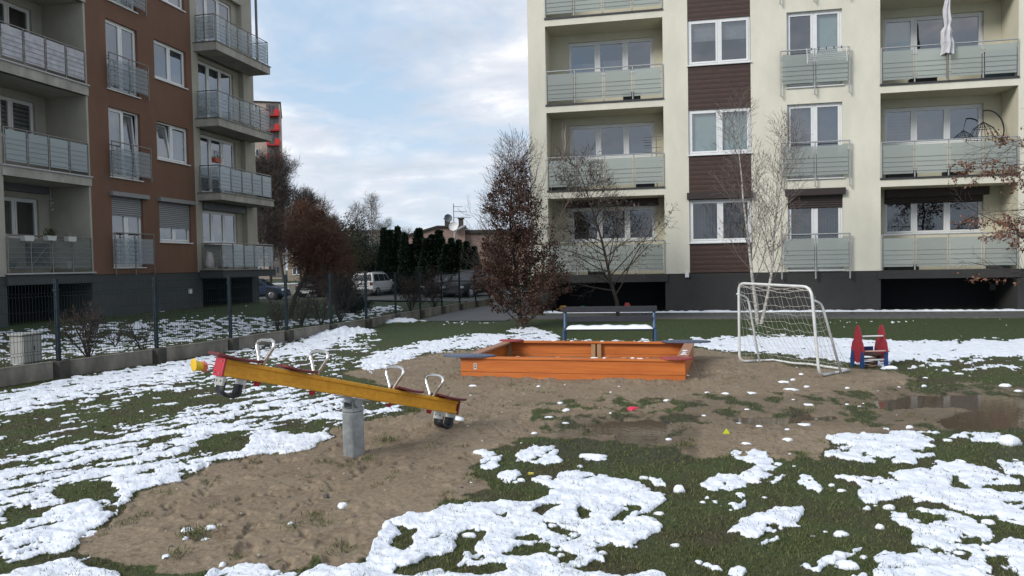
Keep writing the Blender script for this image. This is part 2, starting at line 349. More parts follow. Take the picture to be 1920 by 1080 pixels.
# ---- sand
SANDP = [(160, 1015), (215, 960), (300, 913), (420, 866), (560, 850), (610, 828), (650, 795), (780, 775), (800, 760), (720, 720), (640, 700), (720, 682), (850, 658), (960, 650), (1300, 652), (1380, 664), (1500, 688), (1600, 690), (1690, 700), (1740, 712), (1920, 722), (2500, 730),
         (2500, 800), (1780, 803), (1560, 818), (1545, 852), (1480, 862), (1290, 852), (1100, 820), (1000, 815), (940, 836), (880, 872), (930, 925), (850, 940), (740, 975), (700, 1035), (560, 1052), (400, 1072), (250, 1065), (170, 1040)]
put(sandD, SANDP, .95)
put(mudD, [(960, 752), (1100, 742), (1300, 735), (1600, 730), (1700, 722), (1920, 712), (2500, 710), (2500, 800), (1700, 812), (1560, 800), (1420, 790), (1290, 800), (1280, 860), (1100, 870), (1000, 812)], .48)
put(mudD, [(1690, 690), (1920, 690), (2500, 690), (2500, 740), (1700, 735)], .6)
put(mudD, [(1000, 830), (1300, 850), (1560, 850), (1560, 880), (1000, 890)], .5)
put(mudD, [(1290, 805), (1540, 808), (1540, 850), (1290, 850)], .1)
put(mudD, [(1690, 765), (1780, 765), (1780, 790), (1690, 792)], .2)
put(wetD, [(1060, 780), (1300, 770), (1320, 860), (1080, 880), (1020, 830)], .9)
put(wetD, [(1280, 745), (1660, 735), (1660, 800), (1290, 805)], .55)
put(wetD, [(1640, 725), (2500, 715), (2500, 815), (1640, 812)], .8)
put(wetD, [(1490, 860), (1640, 860), (1640, 885), (1490, 885)], .6); put(wetD, [(1830, 840), (2100, 840), (2100, 880), (1830, 875)], .7)
put(poolD, [(1095, 800), (1140, 790), (1250, 786), (1262, 800), (1245, 815), (1150, 815)], 1.)
put(poolD, [(1150, 818), (1235, 812), (1262, 822), (1230, 832), (1160, 830)], 1.)
put(poolD, [(1640, 752), (1700, 742), (1830, 738), (1905, 744), (2100, 750), (2100, 768), (1880, 772), (1760, 762), (1650, 764)], 1.)
put(poolD, [(1755, 790), (1790, 772), (1920, 768), (2100, 768), (2100, 800), (1850, 806), (1770, 802)], 1.)
put(poolD, [(1370, 783), (1460, 778), (1560, 776), (1570, 784), (1480, 795), (1390, 796)], .8)
snowD = blur(snowD, 2); sandD = blur(sandD, 5); mudD = blur(mudD, 6); wetD = blur(wetD, 6); poolD = blur(poolD, 3)
def samp(D, px, py):
    u = np.clip((px+600)/5.*SUB, 0, W_*SUB-2); v = np.clip((py-540)/5.*SUB, 0, H_*SUB-2)
    i = u.astype(int); j = v.astype(int); a = u-i; b = v-j
    return (D[j, i]*(1-a)+D[j, i+1]*a)*(1-b)+(D[j+1, i]*(1-a)+D[j+1, i+1]*a)*b
def ground_fields(x, y):
    dist = np.hypot(x, y)
    px, py, c = PROJ(x, y, TZ(x, y)); bad = c < .6
    px = np.where(bad, -500, px); py = np.where(bad, 1900, py)
    py = np.clip(py, 541, 2030)
    # ragged outlines: the plan is read a little to the side, by noise in metres
    wx = fbm(x*2.2, y*2.2, 4, 3); wy = fbm(x*2.2, y*2.2, 4, 9)
    ang = .42; xr = x*math.cos(ang)-y*math.sin(ang); yr = x*math.sin(ang)+y*math.cos(ang)
    q = 1408./np.maximum(c, 2.)
    dx = wx*.16*q; dy = wy*.14*q*EYE/np.maximum(c, 2.)*2.2
    d = samp(snowD, px+dx, py+dy)
    n1 = fbm(xr*3.2, yr*2.0, 5, 21, .55)
    leftness = 1-sstep(-.8, .6, x+.25*(y-6))
    n2 = fbm(xr*5.2, yr*1.7, 5, 44, .6)
    n = n1*(1-leftness)+n2*leftness
    rag = fbm(xr*11, yr*6.5, 4, 52, .6)
    sf0 = (d-.535)*.95+n*1.25*(1-np.abs(d-.5)*.85)
    sf = sf0+rag*.50*(1-.5*sstep(.72, .9, d))          # >0 : snow
    far = sstep(9, 16, dist)
    snow = sstep(-.03, .14+.02*far, sf)
    sn = samp(sandD, px+dx, py+dy); mu = samp(mudD, px+dx*1.5, py+dy*1.5)
    nb = fbm(x*4.1, y*4.1, 5, 61, .6)
    sand = sstep(.36, .62, sn+nb*.62)
    sand = sand*(1-sstep(.46, .56, mu+fbm(x*3.3, y*2.2, 5, 71, .6)*.55)*(mu > .02))
    wet = np.clip(samp(wetD, px+dx, py+dy)+nb*.25*(samp(wetD, px, py) > .05), 0, 1)
    pool = samp(poolD, px+dx*.5, py+dy*.5)+fbm(x*3, y*3, 3, 5)*.3*(samp(poolD, px, py) > .04)
    # heights
    lum = fbm(x*5.5, y*5.5, 3, 81, .45)
    z = TZ(x, y)+.012*fbm(x*.6, y*.6, 2, 90)*(dist < 24)
    rough = .010*sand*fbm(x*7, y*7, 4, 95, .6)+.012*(1-sand)*fbm(x*14, y*14, 3, 97, .6)
    # scuffs and heel marks trodden into the sand
    cell = fbm(x*5.5, y*5.5, 3, 131)*(.35+1.3*sstep(-.15, .3, fbm(x*.9, y*.9, 3, 401))); rough = rough-.026*sand*sstep(.14, .42, cell)+.018*sand*sstep(.16, .45, fbm(x*4.5, y*6.5, 3, 171))
    nearflat = 1-sstep(16, 22, dist)
    thick = .007+.023*np.sqrt(np.clip(sf0+.05, 0, .45)/.45)*(.85+1.0*lum)
    z = z+rough*(.25+.75*nearflat)+snow*np.clip(thick, .003, .09)*(1-.45*sstep(12, 25, dist))
    pd = sstep(.3, .65, pool)*(dist < 22)
    inr = (x > -1.4) & (x < 9.2) & (y > 4.3) & (y < 10.4)
    z = np.where(inr, np.maximum(z, -.009), z)-.045*pd
    # heaps: cleared snow by the fence, sand under the low end of the seesaw, sand against the sandbox
    for (hx, hy, rx, ry, hz) in HEAPS:
        k = np.exp(-(((x-hx)/rx)**2+((y-hy)/ry)**2)); z = z+hz*k*(1+.6*lum)
        if hz > .1: snow = np.maximum(snow, sstep(.3, .5, k+.25*nb)*1.)
    snow = snow*(1-sstep(.25, .5, pool))
    # paved strip along the house and down the side stays clear and level
    onpath = ((y > 21.85) & (y < 23.65) & (x > -8)) | ((x > -7.45) & (x < -4.55) & (y > 21.3)) | (y > 33.5)
    z = np.where(onpath & (y < 34), TZ(x, y)-.012, z); snow = np.where(onpath, 0, snow)
    inbox = (x > -3.0) & (x < .42) & (y > 10.6) & (y < 12.95)
    snow = np.where(inbox, 0, snow); z = np.where(inbox, .03+.02*lum, z); sand = np.where(inbox, 1, sand)
    return z, snow, sand, wet, pool
_h1 = G(650, 628); _h2 = G(750, 606); _s1 = G(830, 800); _s2 = G(1180, 640)
HEAPS = [(_h1[0], _h1[1], .75, .8, .17), (_h2[0], _h2[1], .6, .7, .16), (_s1[0]+.05, _s1[1]-.1, .45, .35, .055), (_s1[0]-.5, _s1[1]+.2, .2, .18, .05),
         (-2.6, 10.45, .5, .18, .03), (-.75, 10.42, .25, .16, .045), (-.05, 10.45, .4, .16, .03), (.75, 11.3, .3, .8, .05), (_h1[0]+1.0, _h1[1]-.6, .4, .4, .05)]
def gz(x, y):
    return float(ground_fields(np.array([float(x)]), np.array([float(y)]))[0][0])
# ---- the sheet: rings round the viewer, fine where the yard is
t_rows = 1./np.linspace(1/2.7, 1/40., 640); rr = np.concatenate([[.05, .8, 1.6, 2.2], t_rows, [42, 45, 49, 54, 60, 68, 78, 92, 115, 150, 220, 400, 800]])
half = math.radians(39); fine = np.linspace(-half, half, 1350); co = np.radians(np.arange(42, 319, 3.))
ang = np.concatenate([fine, co]); nA = len(ang); nR = len(rr)
A_, R_ = np.meshgrid(ang, rr); HX = -np.sin(YAW+A_)*R_; HY = np.cos(YAW+A_)*R_
HX = HX.ravel(); HY = HY.ravel()
gzv, gsnow, gsand, gwet, gpool = ground_fields(HX, HY)
me = bpy.data.meshes.new('ground'); ground = bpy.data.objects.new('ground', me); COL.objects.link(ground); tag(ground, kind='structure')
idx = np.arange(nA*nR).reshape(nR, nA); i0 = idx[:-1]; i1 = idx[1:]
faces = np.stack([i0, np.roll(i0, -1, 1), np.roll(i1, -1, 1), i1], -1).reshape(-1, 4)
me.vertices.add(nA*nR); me.vertices.foreach_set('co', np.stack([HX, HY, gzv], -1).astype(np.float32).ravel())
me.loops.add(faces.size); me.loops.foreach_set('vertex_index', faces.astype(np.int32).ravel())
me.polygons.add(len(faces)); me.polygons.foreach_set('loop_start', (np.arange(len(faces))*4).astype(np.int32)); me.polygons.foreach_set('loop_total', np.full(len(faces), 4, np.int32))
me.polygons.foreach_set('use_smooth', np.ones(len(faces), bool)); me.update(calc_edges=True)
at = me.color_attributes.new('cover', 'FLOAT_COLOR', 'POINT'); at.data.foreach_set('color', np.stack([gsnow, gsand, gwet, gpool], -1).astype(np.float32).ravel())
def ground_material():
    m = bpy.data.materials.new('yard_ground'); m.use_nodes = True; nt = m.node_tree; b = nt.nodes['Principled BSDF']; N = nt.nodes.new; L = nt.links.new
    a = N('ShaderNodeAttribute'); a.attribute_name = 'cover'; sp = N('ShaderNodeSeparateColor'); L(a.outputs['Color'], sp.inputs[0])
    geo = N('ShaderNodeNewGeometry')
    def noise(sc, det=6, ro=.6, st=(1, 1, 1)):
        mp = N('ShaderNodeMapping'); mp.inputs['Scale'].default_value = st; L(geo.outputs['Position'], mp.inputs['Vector'])
        n = N('ShaderNodeTexNoise'); n.inputs['Scale'].default_value = sc; n.inputs['Detail'].default_value = det; n.inputs['Roughness'].default_value = ro; L(mp.outputs[0], n.inputs['Vector']); return n.outputs['Fac']
    def ramp(fac, *st):
        r = N('ShaderNodeValToRGB'); e = r.color_ramp.elements
        while len(e) < len(st): e.new(.5)
        for k, (p, c) in enumerate(st): e[k].position = p; e[k].color = tuple(c)+(1,)
        L(fac, r.inputs['Fac']); return r.outputs['Color']
    def mix(f, A, B, mode='MIX'):
        x = N('ShaderNodeMix'); x.data_type = 'RGBA'; x.blend_type = mode
        for k, v in (('Factor', f), ('A', A), ('B', B)):
            if hasattr(v, 'links'): L(v, x.inputs[k])
            elif k == 'Factor': x.inputs[k].default_value = v
            else: x.inputs[k].default_value = tuple(v)+(1,)
        return x.outputs['Result']
    grass = ramp(noise(38, 8, .75), (.30, (.013, .018, .007)), (.46, (.036, .050, .016)), (.60, (.068, .084, .030)), (.74, (.115, .118, .052)))
    grass = mix(ramp(noise(1.7, 5, .6), (.46, (0, 0, 0)), (.66, (1, 1, 1))), grass, ramp(noise(30, 6, .7), (.35, (.028, .022, .013)), (.6, (.070, .056, .034)), (.75, (.115, .092, .058))))
    # (mown strip along the houses is greener)
    sx = N('ShaderNodeSeparateXYZ'); L(geo.outputs['Position'], sx.inputs[0]); mr = N('ShaderNodeMapRange'); mr.inputs['From Min'].default_value = 14.; mr.inputs['From Max'].default_value = 16.5; L(sx.outputs['Y'], mr.inputs['Value'])
    grass = mix(mr.outputs[0], grass, ramp(noise(14, 8, .75, (1, .5, 1)), (.3, (.012, .022, .007)), (.5, (.032, .050, .014)), (.68, (.062, .082, .027))))
    sand = ramp(noise(26, 9, .72), (.28, (.085, .063, .041)), (.42, (.205, .160, .110)), (.6, (.285, .228, .160)), (.8, (.35, .285, .21)))
    sand = mix(ramp(noise(1.1, 5, .6), (.35, (0, 0, 0)), (.7, (.6, .6, .6))), sand, (.150, .112, .074))
    sand = mix(ramp(noise(11, 6, .8, (1, 1.4, 1)), (.55, (0, 0, 0)), (.70, (.8, .8, .8))), sand, (.062, .046, .028))
    sand = mix(ramp(noise(3.2, 7, .7, (1, 1.3, 1)), (.54, (0, 0, 0)), (.66, (.55, .55, .55))), sand, (.095, .068, .042))
    base = mix(sp.outputs['Green'], grass, sand)
    wetc = mix(sp.outputs['Blue'], base, mix(1., base, (.60, .58, .54), 'MULTIPLY'))
    snowc = ramp(noise(9, 6, .65), (.35, (.60, .65, .73)), (.58, (.76, .79, .845)))
    # thin, grass-pricked snow at the rims
    ml = N('ShaderNodeMath'); ml.operation = 'MULTIPLY_ADD'; L(noise(75, 4, .8), ml.inputs[0]); ml.inputs[1].default_value = 1.3; ml.inputs[2].default_value = -.65
    ad = N('ShaderNodeMath'); ad.operation = 'ADD'; L(sp.outputs['Red'], ad.inputs[0]); L(ml.outputs[0], ad.inputs[1])
    st = N('ShaderNodeMapRange'); st.inputs['From Min'].default_value = .38; st.inputs['From Max'].default_value = .62; L(ad.outputs[0], st.inputs['Value'])
    col = mix(st.outputs[0], wetc, snowc); L(col, b.inputs['Base Color'])
    rg = N('ShaderNodeMapRange'); rg.inputs['To Min'].default_value = .92; rg.inputs['To Max'].default_value = .36; L(sp.outputs['Blue'], rg.inputs['Value']); L(rg.outputs[0], b.inputs['Roughness'])
    b.inputs['Specular IOR Level'].default_value = .3
    bm = N('ShaderNodeBump'); bm.inputs['Strength'].default_value = .55; bm.inputs['Distance'].default_value = .012; L(noise(60, 6, .7), bm.inputs['Height']); L(bm.outputs[0], b.inputs['Normal'])
    bs = N('ShaderNodeMapRange'); bs.inputs['To Min'].default_value = .6; bs.inputs['To Max'].default_value = .16; L(st.outputs[0], bs.inputs['Value']); L(bs.outputs[0], bm.inputs['Strength'])
    return m
me.materials.append(ground_material())
# ---- puddle water: one level sheet, seen only where the soil dips under it
w = MB(); w.quad((-1.2, 4.5, -.014), (9.0, 4.5, -.014), (9.0, 10.2, -.014), (-1.2, 10.2, -.014))
def water_material():
    m = bpy.data.materials.new('puddle_water'); m.use_nodes = True; nt = m.node_tree; nt.nodes.clear(); N = nt.nodes.new; L = nt.links.new
    o = N('ShaderNodeOutputMaterial'); tr = N('ShaderNodeBsdfTransparent'); tr.inputs[0].default_value = (.62, .56, .46, 1); gl = N('ShaderNodeBsdfGlossy'); gl.inputs['Roughness'].default_value = .03
    fr = N('ShaderNodeFresnel'); fr.inputs[0].default_value = 1.33; mx = N('ShaderNodeMixShader'); L(fr.outputs[0], mx.inputs[0]); df = N('ShaderNodeBsdfDiffuse'); df.inputs[0].default_value = (.165, .128, .088, 1); m0 = N('ShaderNodeMixShader'); m0.inputs[0].default_value = .6; L(tr.outputs[0], m0.inputs[1]); L(df.outputs[0], m0.inputs[2]); L(m0.outputs[0], mx.inputs[1]); L(gl.outputs[0], mx.inputs[2]); L(mx.outputs[0], o.inputs[0])
    n = N('ShaderNodeTexNoise'); n.inputs['Scale'].default_value = 14; g = N('ShaderNodeNewGeometry'); L(g.outputs['Position'], n.inputs['Vector']); bp = N('ShaderNodeBump'); bp.inputs['Strength'].default_value = .05; bp.inputs['Distance'].default_value = .01
    L(n.outputs['Fac'], bp.inputs['Height']); L(bp.outputs[0], gl.inputs['Normal']); L(bp.outputs[0], fr.inputs['Normal'])
    return m
tag(w.build('puddle_water', water_material()), kind='structure')
# ---- grass blades in the near yard
def scatter_grass():
    rng = np.random.default_rng(4); n = 420000
    # more of them near the viewer
    u = rng.random(n); r = 1/(1/3.2+(1/13.5-1/3.2)*u**.9); a = (rng.random(n)-.5)*2*math.radians(38)
    x = -np.sin(YAW+a)*r; y = np.cos(YAW+a)*r
    z, s, sa, we, po = ground_fields(x, y)
    nn = fbm(x*3, y*3, 3, 333)
    keep = ((sa < rng.uniform(.2, .9, n)) & (s < .3) & (rng.random(n) < .42+.6*nn)) | ((s > .3) & (sa < .5) & (rng.random(n) < .035+.10*(nn > .25))) | ((sa > .5) & (s < .3) & (nn > .38) & (rng.random(n) < .5))
    keep &= (po < .35) & ~((x > -3.05) & (x < .5) & (y > 10.5) & (y < 13))
    x, y, z, r = x[keep], y[keep], z[keep], r[keep]; n = len(x)
    h = rng.uniform(.008, .026, n)*(1+.5*nn[keep])*np.where(s[keep] > .3, .8, 1); wd = rng.uniform(.0022, .0045, n)*np.clip(r/6, .8, 2.0); an = rng.random(n)*math.pi; la = rng.random(n)*2*math.pi; ln = rng.uniform(.3, 1.3, n)*h
    V = np.empty((n, 3, 3)); cx = np.cos(an)*wd; cy = np.sin(an)*wd
    V[:, 0] = np.stack([x-cx, y-cy, z-.006], -1); V[:, 1] = np.stack([x+cx, y+cy, z-.006], -1); V[:, 2] = np.stack([x+np.cos(la)*ln, y+np.sin(la)*ln, z+h], -1)
    me = bpy.data.meshes.new('grass'); o = bpy.data.objects.new('grass', me); COL.objects.link(o)
    me.vertices.add(n*3); me.vertices.foreach_set('co', V.astype(np.float32).ravel()); me.loops.add(n*3); me.loops.foreach_set('vertex_index', np.arange(n*3, dtype=np.int32))
    me.polygons.add(n); me.polygons.foreach_set('loop_start', (np.arange(n)*3).astype(np.int32)); me.polygons.foreach_set('loop_total', np.full(n, 3, np.int32)); me.update(calc_edges=True)
    me.materials.append(leafmat('grass_blade', (.028, .044, .013), (.175, .185, .075))); tag(o, 'short dull green grass growing between the snow patches', 'grass', kind='stuff'); return n
print('blades', scatter_grass())
# ---- paths
pth = MB()
def sheet(mb, x0, x1, y0, y1, zo, nx=2, ny=12, z1=None):
    for i in range(nx):
        for j in range(ny):
            xa, xb = x0+(x1-x0)*i/nx, x0+(x1-x0)*(i+1)/nx; ya, yb = y0+(y1-y0)*j/ny, y0+(y1-y0)*(j+1)/ny
            mb.quad((xa, ya, tz(xa, ya)+zo), (xb, ya, tz(xb, ya)+zo), (xb, yb, tz(xb, yb)+zo), (xa, yb, tz(xa, yb)+zo))
sheet(pth, -7.4, -4.6, 21.3, 33.4, .010, 2, 16); sheet(pth, -4.6, 26, 22.0, 23.5, .010, 8, 1)
tag(pth.build('path', ASPH), kind='structure')
park = MB(); sheet(park, -60, 20, 33.5, 62, .012, 16, 22); tag(park.build('parking_lot', mat('parking_asphalt', (.062, .066, .062), .8, var=.25, vscale=.8)), kind='structure')
kb = MB(); kb.box(-3.9, 26, 23.56, 23.68, -.05, .065); kb.box(-4.6, 26, 21.9, 21.99, -.05, .035); tag(kb.build('kerb', mat('kerb_concrete', (.10, .098, .09), .9, var=.3)), kind='structure')
rg_ = random.Random(5); strip = MB(); n0 = 0; nx = 260
for j, (yy, zz) in enumerate([(23.70, .012), (23.78, .075), (24.1, .095), (24.4, .06), (24.56, .012)]):
    for i in range(nx): strip.v.append((-3.9+29.9*i/nx, yy+rg_.uniform(-.03, .03), zz*rg_.uniform(.75, 1.2) if j not in (0, 4) else .005))
for j in range(4):
    for i in range(nx-1): strip.f.append((j*nx+i, j*nx+i+1, (j+1)*nx+i+1, (j+1)*nx+i))
tag(strip.build('snow_strip', SNOWM, smooth=True), kind='structure')
# ================================================================== SKY AND LIGHT
SUN_EL, SUN_AZ = 31., 222.   # azimuth clockwise from +Y : from behind and to the left of the viewer
wd = bpy.data.worlds.new('World'); scene.world = wd; wd.use_nodes = True; nt = wd.node_tree; nt.nodes.clear(); N = nt.nodes.new; L = nt.links.new
out = N('ShaderNodeOutputWorld'); bg = N('ShaderNodeBackground'); L(bg.outputs[0], out.inputs[0]); bg.inputs[1].default_value = .1
sky = N('ShaderNodeTexSky'); sky.sky_type = 'NISHITA'; sky.sun_disc = False; sky.sun_elevation = math.radians(SUN_EL); sky.sun_rotation = math.radians(SUN_AZ); sky.air_density = 1.; sky.dust_density = 1.5
tc = N('ShaderNodeTexCoord'); sx = N('ShaderNodeSeparateXYZ'); L(tc.outputs['Generated'], sx.inputs[0])
def M(op, a, b=None, c=None):
    n = N('ShaderNodeMath'); n.operation = op
    for k, v in enumerate((a, b, c)):
        if v is None: continue
        if hasattr(v, 'links'): L(v, n.inputs[k])
        else: n.inputs[k].default_value = v
    return n.outputs[0]
zz = M('MAXIMUM', M('ADD', sx.outputs['Z'], .22), .05); cb = N('ShaderNodeCombineXYZ'); L(M('DIVIDE', sx.outputs['X'], zz), cb.inputs[0]); L(M('DIVIDE', sx.outputs['Y'], zz), cb.inputs[1])
def cl(scale, det, ro, off, st=(1, 1, 1)):
    mp = N('ShaderNodeMapping'); mp.inputs['Location'].default_value = off; mp.inputs['Scale'].default_value = st; L(cb.outputs[0], mp.inputs[0])
    n = N('ShaderNodeTexNoise'); n.inputs['Scale'].default_value = scale; n.inputs['Detail'].default_value = det; n.inputs['Roughness'].default_value = ro; n.inputs['Distortion'].default_value = .25; L(mp.outputs[0], n.inputs['Vector']); return n.outputs['Fac']
def rampw(fac, st):
    r = N('ShaderNodeValToRGB'); e = r.color_ramp.elements
    while len(e) < len(st): e.new(.5)
    for k, (p_, c_) in enumerate(st): e[k].position = p_; e[k].color = tuple(c_)+(1,)
    L(fac, r.inputs[0]); return r.outputs[0]
def mixw(f, a, b, mode='MIX'):
    x = N('ShaderNodeMix'); x.data_type = 'RGBA'; x.blend_type = mode
    for k, v in (('Factor', f), ('A', a), ('B', b)):
        if hasattr(v, 'links'): L(v, x.inputs[k])
        elif k == 'Factor': x.inputs[k].default_value = v
        else: x.inputs[k].default_value = tuple(v)+(1,)
    return x.outputs['Result']
cov = rampw(cl(1.5, 7, .55, (3.1, 7.7, 0)), [(.34, (0, 0, 0)), (.50, (1, 1, 1))])
shade = rampw(cl(2.9, 6, .56, (11.3, 2.2, 0), (1, 1.15, 1)), [(.32, (3.9, 4.35, 5.0)), (.46, (4.75, 5.1, 5.75)), (.56, (5.5, 5.7, 6.2)), (.66, (7.3, 7.3, 7.4))])
blue = mixw(.25, (3.5, 4.75, 6.2), sky.outputs[0])
skyc = mixw(cov, blue, shade)
hz = N('ShaderNodeMapRange'); hz.inputs['From Min'].default_value = .02; hz.inputs['From Max'].default_value = .26; hz.inputs['To Min'].default_value = .6; hz.inputs['To Max'].default_value = 0.; L(sx.outputs['Z'], hz.inputs['Value'])
skyc = mixw(hz.outputs[0], skyc, (4.5, 5.2, 6.0))
L(skyc, bg.inputs[0])
sl = bpy.data.lights.new('sun', 'SUN'); sl.energy = 1.9; sl.angle = math.radians(20); sl.color = (1, .965, .92); so = bpy.data.objects.new('sun', sl); COL.objects.link(so)
a_ = math.radians(SUN_AZ); e_ = math.radians(SUN_EL); sd = Vector((math.sin(a_)*math.cos(e_), math.cos(a_)*math.cos(e_), math.sin(e_)))
so.rotation_euler = sd.to_track_quat('Z', 'Y').to_euler(); so.location = (0, -20, 30)
# ================================================================== CAMERA
cam = bpy.data.cameras.new('camera'); co_ = bpy.data.objects.new('camera', cam); COL.objects.link(co_)
cam.sensor_width = 36; cam.lens = 36*F/1920; cam.clip_end = 3000; cam.clip_start = .05
co_.matrix_world = Matrix(((CR[0], CU[0], -CF[0], 0), (CR[1], CU[1], -CF[1], 0), (CR[2], CU[2], -CF[2], EYE), (0, 0, 0, 1))); scene.camera = co_
scene.view_settings.view_transform = 'Standard'; scene.view_settings.look = 'None'; scene.view_settings.gamma = 1; scene.view_settings.exposure = .6
scene.render.engine = 'CYCLES'; scene.cycles.use_denoising = True; scene.cycles.max_bounces = 8; scene.cycles.transparent_max_bounces = 16; scene.cycles.caustics_reflective = False; scene.cycles.caustics_refractive = False
# ================================================================== BUILDINGS
class Fr:
    """facade frame: u along the wall, d outward, z up"""
    def __init__(s, kind, pos): s.k = kind; s.p = pos
    def P(s, u, d, z): return (u, s.p-d, z) if s.k == 'R' else (s.p+d, u, z)
    def box(s, mb, u0, u1, d0, d1, z0, z1): return mb.box(u0, u1, d0, d1, z0, z1, s.P)
    def wall(s, mb, u0, u1, z0, z1, holes, d=0.):
        us = sorted({u0, u1}|{max(u0, min(u1, h[0])) for h in holes}|{max(u0, min(u1, h[1])) for h in holes}); zs = sorted({z0, z1}|{max(z0, min(z1, h[2])) for h in holes}|{max(z0, min(z1, h[3])) for h in holes})
        for i in range(len(us)-1):
            for j in range(len(zs)-1):
                uc = (us[i]+us[i+1])/2; zc = (zs[j]+zs[j+1])/2
                if any(h[0] < uc < h[1] and h[2] < zc < h[3] for h in holes): continue
                mb.quad(s.P(us[i], d, zs[j]), s.P(us[i+1], d, zs[j]), s.P(us[i+1], d, zs[j+1]), s.P(us[i], d, zs[j+1]))
    def reveal(s, mb, u0, u1, z0, z1, d0, d1, top=True, bottom=True):
        q = mb.quad; P = s.P
        q(P(u0, d0, z0), P(u0, d1, z0), P(u0, d1, z1), P(u0, d0, z1)); q(P(u1, d0, z0), P(u1, d1, z0), P(u1, d1, z1), P(u1, d0, z1))
        if top: q(P(u0, d0, z1), P(u1, d0, z1), P(u1, d1, z1), P(u0, d1, z1))
        if bottom: q(P(u0, d0, z0), P(u1, d0, z0), P(u1, d1, z0), P(u0, d1, z0))
def window(fr, root, u0, u1, z0, z1, lights, styles, d=-.12, sill=True, glass=None, tilt=None, deep=.28):
    """white frame, sashes, a pane in each light, what hangs behind it, a sill"""
    P = fr.P; fw = .055; m = MB()
    fr.box(m, u0, u1, d-.07, d, z0, z0+fw); fr.box(m, u0, u1, d-.07, d, z1-fw, z1); fr.box(m, u0, u0+fw, d-.07, d, z0+fw, z1-fw); fr.box(m, u1-fw, u1, d-.07, d, z0+fw, z1-fw)
    tot = sum(lights); a = u0+fw; spans = []
    for i, l in enumerate(lights):
        b = a+(u1-u0-2*fw)*l/tot; spans.append((a, b)); a = b
    for i in range(len(spans)-1): fr.box(m, spans[i][1]-.035, spans[i][1]+.035, d-.07, d+.002, z0+fw, z1-fw)
    root_w = m.build('window', WHITE, root)
    for i, (a, b) in enumerate(spans):
        if i > 0: a += .035
        if i < len(spans)-1: b -= .035
        s = MB(); g = .055; zb, zt = z0+fw+.002, z1-fw-.002; a += .002; b -= .002
        tl = tilt == i
        def Pt(u, dd, z, tl=tl, zb=zb, zt=zt): return P(u, dd-(.17*(z-zb)/(zt-zb) if tl else 0), z)
        for q in ((a, b, zb, zb+g), (a, b, zt-g, zt), (a, a+g, zb+g, zt-g), (b-g, b, zb+g, zt-g)): s.box(q[0], q[1], d-.055, d+.012, q[2], q[3], Pt)
        s.build('sash', WHITE, root_w)
        p = MB(); p.quad(Pt(a+g-.004, d-.02, zb+g-.004), Pt(b-g+.004, d-.02, zb+g-.004), Pt(b-g+.004, d-.02, zt-g+.004), Pt(a+g-.004, d-.02, zt-g+.004))
        p.build('pane', (glass or PANE), root_w)
        st = styles[i % len(styles)]; frac = 1.
        if isinstance(st, tuple): st, frac = st
        dm = {'dark': ROOM, 'net': CURT, 'curtain': CURTD, 'blind': BLIND, 'slate': BLINDD, 'banded': BLINDS, 'day': BLINDW}[st]
        c = MB()
        if frac < 1 and st != 'dark':
            zc = zt-(zt-zb)*frac if frac > 0 else zb+(zt-zb)*(-frac)
            lo, hi = (zc, zt) if frac > 0 else (zb, zc)
            c.quad(P(a, d-.12, lo), P(b, d-.12, lo), P(b, d-.12, hi), P(a, d-.12, hi)); c.build('curtain', dm, root_w)
            c = MB(); c.quad(P(a-.05, d-deep-.6, zb-.05), P(b+.05, d-deep-.6, zb-.05), P(b+.05, d-deep-.6, zt+.05), P(a-.05, d-deep-.6, zt+.05)); c.build('room_interior', ROOM, root_w)
        elif st in ('net', 'curtain'):
            k = 26
            for j in range(k):
                ua = a+(b-a)*j/k; ub = a+(b-a)*(j+1)/k; da = d-.17+.025*math.sin(j*2.1+u0*5); db = d-.17+.025*math.sin((j+1)*2.1+u0*5)
                c.quad(P(ua, da, zb), P(ub, db, zb), P(ub, db, zt), P(ua, da, zt))
            c.build('curtain', dm, root_w)
        else:
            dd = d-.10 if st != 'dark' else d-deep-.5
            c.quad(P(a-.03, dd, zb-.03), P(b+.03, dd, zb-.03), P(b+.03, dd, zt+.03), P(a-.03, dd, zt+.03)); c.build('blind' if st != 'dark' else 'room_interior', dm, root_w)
    if sill:
        s = MB(); fr.box(s, u0-.04, u1+.04, d+.001, .05, z0-.035, z0-.002); s.build('sill', WHITE, root_w)
    return root_w
